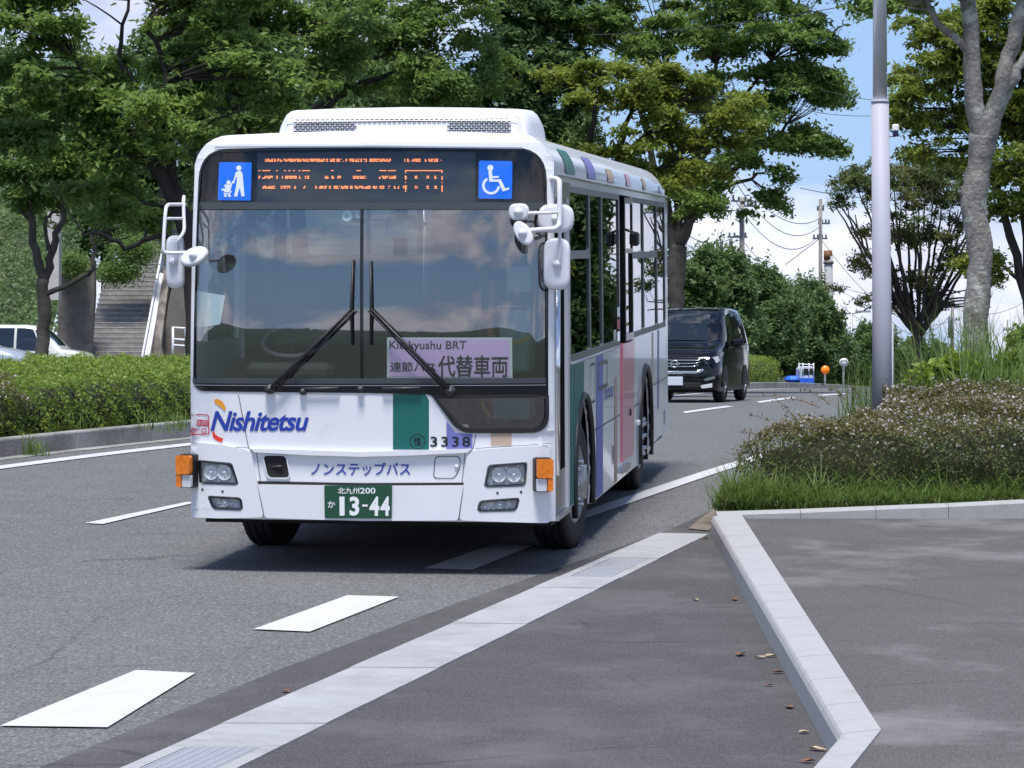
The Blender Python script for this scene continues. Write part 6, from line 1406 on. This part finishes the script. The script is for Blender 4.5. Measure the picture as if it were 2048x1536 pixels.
# umbrella-shaped sparse tree
rs_ = np.random.RandomState(5); lim = []
for k in range(26):
    ex = 1668 + (1995-1668)*k/25; ey = 400 + 26*abs((ex-1830)/165)**2 + rs_.uniform(-25, 15); dy = rs_.uniform(-1.8, 1.8); f1 = rs_.uniform(.25, .4)
    lim.append([(1836 + rs_.uniform(-4, 4), 672 + rs_.uniform(-8, 14), 5.0), (1832 + (ex-1832)*.30 + rs_.uniform(-8, 8), 600 + rs_.uniform(-14, 20), 3.6, dy*.3), (1832 + (ex-1832)*.70 + rs_.uniform(-8, 8), 500 + rs_.uniform(-15, 15), 2.3, dy*.7), (ex, ey, 1.1, dy)])
for k in range(12):
    s_ = rs_.choice([-1, 1]); ex = 1832 + s_*rs_.uniform(70, 150); ey = rs_.uniform(560, 620); lim.append([(1832 + s_*10, 640, 3.5), (1832 + s_*50, 600 + rs_.uniform(-20, 15), 2.2), (ex, ey, 1)])
tree('umbrella_tree', 'flat-topped tree with many bare upswept branches behind the tall lamp column', 84, [(1838, 800, 13), (1836, 730, 12), (1834, 672, 11)], lim,
     [(1760, 360, 95, 30), (1900, 355, 100, 30), (1830, 340, 150, 18), (1830, 385, 160, 22), (1700, 385, 50, 25), (1690, 575, 30, 12), (1740, 600, 45, 14), (1885, 600, 40, 16), (1790, 620, 40, 12), (1960, 520, 30, 40), (1740, 520, 40, 25), (1900, 520, 30, 40), (1830, 560, 60, 30), (1985, 560, 30, 15), (1680, 400, 22, 14), (1980, 400, 25, 20), (1830, 450, 120, 50)], 'leaf_red', 'bark_dark', 70, L=.085, R_=.38, n_per=85, dens=.8, flat=.3, kmin=2)
tree('umbrella_tree_top', 'x', 84, [(1838, 800, 1)], [], [], 'leaf_red', 'bark_dark', 71) if False else None
# big lichened trunk on the right
tree('lichened_tree', 'thick grey lichen-spotted trunk forking high at the right of the picture', 36, [(1953, 800, 30), (1952, 640, 26), (1960, 520, 25), (1948, 410, 27), (1958, 330, 24), (1966, 270, 27)],
     [[(1964, 290, 22), (1950, 200, 19), (1943, 110, 17), (1936, 0, 16), (1930, -120, 12)], [(1968, 290, 21), (1996, 200, 18), (2018, 110, 16), (2040, 30, 15), (2070, -80, 10)], [(1990, 240, 12), (2022, 170, 12), (2052, 110, 10), (2110, 60, 7)], [(1944, 112, 10), (1915, 78, 8.5), (1880, 52, 7), (1856, 6, 6), (1840, -60, 4)], [(1938, 395, 12), (1926, 383, 11), (1922, 378, 6)]],
     [(1780, 12, 60, 18), (1800, -60, 160, 45), (2000, -100, 200, 50), (1745, -10, 30, 20)], 'leaf_zelkova', 'bark_lichen', 72, L=.075, R_=.38, n_per=170, dens=.8, wig=.008)
tree('zelkova_tree', 'yellow-green tree crown hanging behind the lichened trunk', 49, [(2095, 820, 15), (2052, 600, 9), (2010, 440, 8), (1985, 350, 7)],
     [[(1985, 352, 6), (1950, 280, 5), (1900, 200, 3)], [(2000, 400, 5), (2010, 280, 4), (2030, 150, 3)], [(2060, 620, 10), (2052, 420, 9), (2040, 250, 7), (2050, 100, 4)], [(2040, 560, 4), (2000, 530, 3), (1960, 500, 2)]],
     [(1880, 130, 90, 60), (1870, 230, 80, 55), (1930, 60, 100, 60), (1990, 160, 70, 80), (2020, 300, 50, 60), (1960, 290, 60, 45), (2040, 420, 20, 40), (1860, 60, 60, 30), (2060, 180, 60, 120), (1980, 390, 40, 40), (1830, 190, 35, 30), (1860, 310, 50, 22), (1960, 530, 30, 12), (2130, 200, 100, 180), (2220, 300, 120, 160), (2100, 20, 160, 60)], 'leaf_lit', 'bark_dark', 73, L=.085, R_=.42, n_per=230, dens=1.05)
tree('roadside_tree', 'broad green roadside tree just outside the right edge, mirrored in the bus windows', 100, [(2290, 820, 15), (2290, 600, 12), (2280, 450, 10)],
     [[(2280, 460, 8), (2200, 300, 5)], [(2280, 460, 8), (2360, 300, 5)]], [(2270, 430, 160, 130), (2230, 610, 130, 100), (2400, 620, 120, 100), (2480, 420, 120, 130)], 'leaf_dark', 'bark_dark', 74, L=.26, R_=1.0, n_per=170, dens=1.9, flat=.8)
# ---- hedges
def hedge(name, label, path, width, h0, h1, leaf, n, m, seed, cat='hedge', flower=0, zoff=0.0, corel=True, rag=.05, petal=.03, spread=.7):
    """path: front foot line (x, y); the body lies to its left side; top rises from h0 (front) to h1 (back)"""
    rs = np.random.RandomState(seed); ln = [Vector(p) for p in resample(path, .5)]; k = len(ln)
    e = empty(name, (ln[0].x, ln[0].y, G(ln[0].y)+zoff)); tag(e, label, cat); o = Vector(e.location)
    nr = []
    for i in range(k): t = (ln[min(i+1, k-1)]-ln[max(i-1, 0)]).normalized(); nr.append(Vector((-t.y, t.x)))
    prof = [(0.0, .02), (-.06, h0*.35), (-.08, h0*.7), (-.02, h0*.92), (.14, h0*1.0), (width*.35, h0*.65+h1*.35), (width*.7, h0*.3+h1*.7), (width-.15, h1), (width, h1*.85), (width, .02)]
    pn = [(-1, 0), (-1, .05), (-1, .2), (-.8, .6), (-.25, 1), (-.05, 1), (0, 1), (.3, .9), (.9, .4), (1, 0)]
    ends = [(1 - max(0, 1-min(i, k-1-i)/2.0)**2*.18) for i in range(k)]
    wob = [[1 + rs.normal(0, rag) for _ in prof] for _ in range(k)]
    def pt(i, j, fi, fj):
        i2, j2 = min(i+1, k-1), min(j+1, len(prof)-1); r = Vector((0, 0, 0)); 
        for a, wa in ((i, 1-fi), (i2, fi)):
            for b, wb in ((j, 1-fj), (j2, fj)):
                u, z = prof[b]; w_ = wob[a][b]; p = ln[a] + nr[a]*u; r += Vector((p.x, p.y, G(p.y)+zoff+z*w_*ends[a]))*(wa*wb)
        return r
    seglen = [math.hypot(prof[j+1][0]-prof[j][0], prof[j+1][1]-prof[j][1]) for j in range(len(prof)-1)]; pw = np.array([s if j < 7 else s*.15 for j, s in enumerate(seglen)]); pw /= pw.sum()
    pos = np.empty((n, 3)); nm = np.empty((n, 3)); ii = rs.randint(0, k-1, n); jj = rs.choice(len(seglen), n, p=pw); fi = rs.uniform(0, 1, n); fj = rs.uniform(0, 1, n)
    grid = np.array([[tuple(pt(i, j, 0, 0)) for j in range(len(prof))] for i in range(k)])
    g = lambda a, b: grid[a, b]
    pos = (g(ii, jj)*(1-fj)[:, None] + g(ii, jj+1)*fj[:, None])*(1-fi)[:, None] + (g(ii+1, jj)*(1-fj)[:, None] + g(ii+1, jj+1)*fj[:, None])*fi[:, None]
    NR = np.array([(v.x, v.y) for v in nr]); pnA = np.array(pn); nn2 = pnA[jj]*(1-fj)[:, None] + pnA[jj+1]*fj[:, None]
    nm = np.stack([NR[ii, 0]*nn2[:, 0], NR[ii, 1]*nn2[:, 0], nn2[:, 1]], 1)
    # clumpy relief
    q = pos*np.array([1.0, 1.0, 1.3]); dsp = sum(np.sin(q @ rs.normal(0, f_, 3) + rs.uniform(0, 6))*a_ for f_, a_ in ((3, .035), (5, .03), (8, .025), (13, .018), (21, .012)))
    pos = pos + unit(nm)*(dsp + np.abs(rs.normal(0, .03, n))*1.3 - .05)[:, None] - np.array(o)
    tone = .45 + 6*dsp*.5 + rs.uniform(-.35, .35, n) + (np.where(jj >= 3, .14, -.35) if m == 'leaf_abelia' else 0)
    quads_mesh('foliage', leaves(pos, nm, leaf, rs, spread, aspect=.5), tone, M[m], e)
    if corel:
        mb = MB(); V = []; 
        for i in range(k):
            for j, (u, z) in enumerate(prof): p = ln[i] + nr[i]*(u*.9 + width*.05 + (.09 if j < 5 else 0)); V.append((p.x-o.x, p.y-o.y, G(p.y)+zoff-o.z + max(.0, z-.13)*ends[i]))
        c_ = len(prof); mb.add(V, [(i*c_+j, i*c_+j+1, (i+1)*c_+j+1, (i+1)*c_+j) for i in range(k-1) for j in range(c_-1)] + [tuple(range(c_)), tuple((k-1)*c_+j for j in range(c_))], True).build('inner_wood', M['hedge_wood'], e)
    if flower:
        sel = rs.choice(n, flower); sel = sel[(jj[sel] >= 2)]; fp = pos[sel] + unit(nm[sel])*.03; P = []
        m_ = len(sel)
        for a in (0, 1, 2):
            P.append(leaves(fp, rs.normal(0, 1, (m_, 3)), petal, rs, 1.0, aspect=.8))
        quads_mesh('blossoms', np.concatenate(P), rs.uniform(0, 1, 3*m_), M['petal'], e)
    return e, o, grid
# left: the clipped hedge on the median
hp = [tuple(p) for p in offset_line([(kb0[0]-.36*6, kb0[1]-6), kb0, kb1, (-1.55, 44), (1.15, 58)], -.0)]
hpath = offset_line(hp, .42)
hedge('clipped_hedge', 'long clipped bright green hedge along the left kerb', [hpath[1], hpath[2], hpath[3]], 3.2, .64, .78, .050, 80000, 'leaf_hedge', 81, zoff=.12)
fpth = [tuple(Vector(hpath[1]) + (Vector(hpath[0])-Vector(hpath[1])).normalized()*3.5), tuple(Vector(hpath[1]) + (Vector(hpath[2])-Vector(hpath[1]))*.28)]
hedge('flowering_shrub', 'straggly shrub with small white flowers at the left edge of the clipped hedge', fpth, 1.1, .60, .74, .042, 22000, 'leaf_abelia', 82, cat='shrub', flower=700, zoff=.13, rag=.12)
hedge('clipped_hedge', 'clipped yellow-green hedge by the far bend right of the black minivan', offset_line([(2.6, 66), (3.9, 74), (7.0, 90), (10.2, 109)], .5), 3.4, .92, 1.12, .075, 42000, 'leaf_hedge', 83, zoff=.12)
# right: flowering abelia round the lamp column
ap_ = [W(2500, 996, .14), W(2048, 1004, .14), W(1780, 1006, .14), W(1600, 1002, .14), W(1494, 992, .14)]
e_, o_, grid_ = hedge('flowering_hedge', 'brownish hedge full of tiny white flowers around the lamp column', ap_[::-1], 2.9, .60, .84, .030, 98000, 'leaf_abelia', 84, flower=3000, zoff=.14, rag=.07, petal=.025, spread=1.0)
# bare woody stems at its foot and long shoots above it
rs_ = np.random.RandomState(91); mb = MB()
for k in range(46):
    t = rs_.uniform(0, .72); a = Vector(ap_[-1]).lerp(Vector(ap_[1]), t); p = Vector((a.x, a.y + rs_.uniform(-.04, .3), G(a.y)+.14 - o_.z)) - Vector((o_.x, o_.y, 0))
    d = Vector((rs_.normal(0, .25), rs_.normal(-.12, .10), 1)); h_ = rs_.uniform(.3, .52); pts = [p]
    for j in range(4): d = d + Vector((rs_.normal(0, .35), rs_.normal(0, .15), 0)); pts.append(pts[-1] + d.normalized()*h_/4)
    mb.tube(pts, [.011, .009, .007, .005, .003], 5, caps=False)
    for j in (1, 2, 3):
        q = pts[j] + Vector((rs_.normal(0, .12), rs_.normal(-.02, .06), rs_.uniform(.05, .18))); mb.tube([pts[j], (pts[j]+q)/2 + Vector((rs_.normal(0, .03), 0, .02)), q], [.005, .004, .002], 4, caps=False)
mb.build('woody_stems', M['twig'], e_)['kind'] = 'stuff'
mb = MB(); P = []; 
for px0, py0, px1, py1 in ((1640, 815, 1530, 790), (1600, 850, 1552, 800), (1660, 810, 1600, 775), (1570, 860, 1500, 830), (1690, 800, 1650, 770), (1530, 880, 1480, 862), (1720, 800, 1700, 768), (1800, 790, 1832, 750), (1880, 820, 1905, 775), (1980, 840, 2010, 795)):
    Yk = 27.2; a, b = at(px0, py0, Yk), at(px1, py1, Yk); c = (a+b)/2 + Vector((0, 0, .05)); pts = [a*(1-t)**2 + c*2*t*(1-t) + b*t*t - o_ for t in [i/6 for i in range(7)]]
    mb.tube(pts, [.004*(1-.7*i/6) for i in range(7)], 4, caps=False)
    for q in pts[1:]:
        for _ in range(5): P.append(tuple(q + Vector(rs_.normal(0, .014, 3))))
mb.build('long_shoots', M['dead_leaf'], e_)['kind'] = 'stuff'
quads_mesh('shoot_leaves', leaves(np.array(P), np.tile([[0, 0, 1.]], (len(P), 1)), .028, rs_, 1.0, aspect=.5), rs_.uniform(0, 1, len(P)), M['leaf_abelia'], e_)
# ---- grasses
def blades(name, pts, h, m, rs, wdt=.008, lean=.5, parent=None, label=None):
    n = len(pts); pts = np.asarray(pts); a = rs.uniform(0, 6.283, n); hh = h*rs.uniform(.45, 1.2, n); ln_ = lean*rs.uniform(.15, 1.3, n); w_ = wdt*rs.uniform(.6, 1.3, n)
    dx = np.cos(a); dy = np.sin(a); sx_ = -np.sin(a+rs.uniform(-.7, .7, n)); sy_ = np.cos(a); P = []; T = []; tone = rs.uniform(0, 1, n)
    lv = (0, .4, .75, 1.0)
    def at_(t, sgn): 
        x = pts[:, 0] + dx*hh*ln_*t**2.2; y = pts[:, 1] + dy*hh*ln_*t**2.2; z = pts[:, 2] + hh*(t - .28*ln_*t**3); ww = w_*(1-t**1.5)*.5*sgn
        return np.stack([x + sx_*ww, y + sy_*ww, z], 1)
    for a_, b_ in zip(lv, lv[1:]): P.append(np.stack([at_(a_, -1), at_(a_, 1), at_(b_, 1), at_(b_, -1)], 1)); T.append(tone)
    return quads_mesh(name, np.concatenate(P), np.concatenate(T), M[m], parent, 'stuff')
rs = np.random.RandomState(95)
def scatter(poly_fn, n): return [poly_fn() for _ in range(n)]
edge = [Vector(p) for p in (W(1452, 1026, .13), W(1500, 1025, .13), W(1600, 1024, .13), W(1780, 1021, .13), W(2048, 1014, .13), W(2500, 1002, .13))]
def near_kerb():
    t = rs.uniform(0, len(edge)-1.001); i = int(t); p = edge[i].lerp(edge[i+1], t-i); y = p.y + .12 + abs(rs.normal(0, .20)); return (p.x + rs.normal(0, .02), y, G(y)+.13)
cl = [near_kerb() for _ in range(690)]
for q_, (h_, k_) in enumerate(((.17, 15), (.27, 12), (.44, 9))):
    pts = []
    for c_ in (cl[:420] if q_ == 0 else cl[420:600] if q_ == 1 else cl[600:690]):
        for _ in range(k_): pts.append((c_[0]+rs.normal(0, .035), c_[1]+rs.normal(0, .03) + .06*q_, c_[2]))
    blades('grass', pts, h_, 'grass_blade', rs, .010 + .001*q_, 1.0)
pts = [(*near_kerb()[:2], G(25)+.12) for _ in range(1800)]; blades('dry_grass', pts, .07, 'grass_dry', rs, .008, 1.2)
def tall(x0, x1, y0, y1, n, h, m='grass_blade', w_=.014, lean=.5, name='tall_grass'):
    pts = []
    for _ in range(n//10):
        cx, cy = rs.uniform(x0, x1), rs.uniform(y0, y1)
        for _ in range(10): pts.append((cx+rs.normal(0, .05), cy+rs.normal(0, .05), G(cy)+.13))
    return blades(name, pts, h, m, rs, w_, lean)
tall(3.4, 7.5, 28.2, 31.5, 2600, .85); tall(4.4, 9.0, 29.0, 34, 3600, 1.45, w_=.020); tall(3.15, 3.9, 27.5, 28.6, 260, 1.15, w_=.012, lean=.35); tall(2.3, 8.0, 24.9, 27.5, 700, .62, w_=.011, lean=.6); tall(6.5, 13, 33, 44, 2500, .5); tall(4.4, 6.6, 26.2, 28.5, 700, .9, w_=.014, lean=.7)
# vine-covered shrub between column and lichened trunk
for k, (bl_, YY, lb, mm, n_) in enumerate((([(1880, 770, 55, 38), (1935, 750, 40, 32), (1850, 785, 40, 25), (1905, 740, 20, 15), (1900, 800, 70, 25)], 31, 'bright yellow-green leafy shrub at the foot of the lichened trunk', 'leaf_vine', 150), ([(2040, 700, 35, 40), (2070, 740, 50, 50), (2000, 760, 50, 40)], 32.5, 'fresh green bush behind tall grass at the right edge', 'leaf_hedge', 150))):
    tree('leafy_shrub', lb, YY, [(bl_[0][0], 860, 4), (bl_[0][0], 800, 3)], [[(bl_[0][0], 810, 2.5), (bl_[1][0], bl_[1][1], 1)]], bl_, mm, 'twig', 97+k, L=.075, R_=.16, n_per=n_//2, dens=1.1, flat=.7, depth=.35, cat='shrub', spread=.8)
# weeds by the median kerb, grass on the bank, ivy
pts = []
for k in range(40):
    q = gp(rs.uniform(-30, 365), rs.uniform(843, 868), .15) if k < 30 else gp(rs.uniform(50, 90), rs.uniform(905, 912), 0)
    for _ in range(12): pts.append((q.x+rs.normal(0, .06), q.y+rs.normal(0, .05) + (.1 if k < 30 else 0), q.z))
blades('kerb_weeds', pts, .30, 'grass_blade', rs, .012, .8)
pts = []; nrm = []
for _ in range(52000):
    x = rs.uniform(-29, -15.6); t = rs.uniform(0, 1)**1.1; pts.append((x*(1+.12*t), 101 + 26*t - .1, .95 + 8.6*t + .35*math.sin(x*1.7)*math.sin(t*17) + rs.uniform(0, .45)))
    nrm.append((0, -.8, .7))
tag(quads_mesh('ivy', leaves(np.array(pts), np.array(nrm), .17, rs, .7, aspect=.5), rs.uniform(0, 1, len(pts)), M['leaf_camphor'], None), 'mass of ivy and grass on the left bank', None)
pts = []
for _ in range(14000):
    px_, py_ = rs.choice([0, 1, 2]), 0; cx, cy, rx, ry = ((235, 545, 45, 22), (270, 500, 45, 30), (148, 530, 26, 22))[px_]; p = at(cx+rs.normal(0, rx*.5), cy+rs.normal(0, ry*.5), (106 if px_ < 2 else 102.6) + rs.uniform(-.8, .5)); pts.append(tuple(p))
quads_mesh('bank_weeds', leaves(np.array(pts), np.tile([[0, -.6, .8]], (len(pts), 1)), .12, rs, .8, aspect=.4), rs.uniform(0, .6, len(pts)), M['leaf_zelkova'], None)
pts = [(-14 + rs.uniform(0, 16), rs.uniform(70, 106), 1.05) for _ in range(6000)]
blades('verge_grass', pts, .6, 'grass_blade', rs, .05, .6)
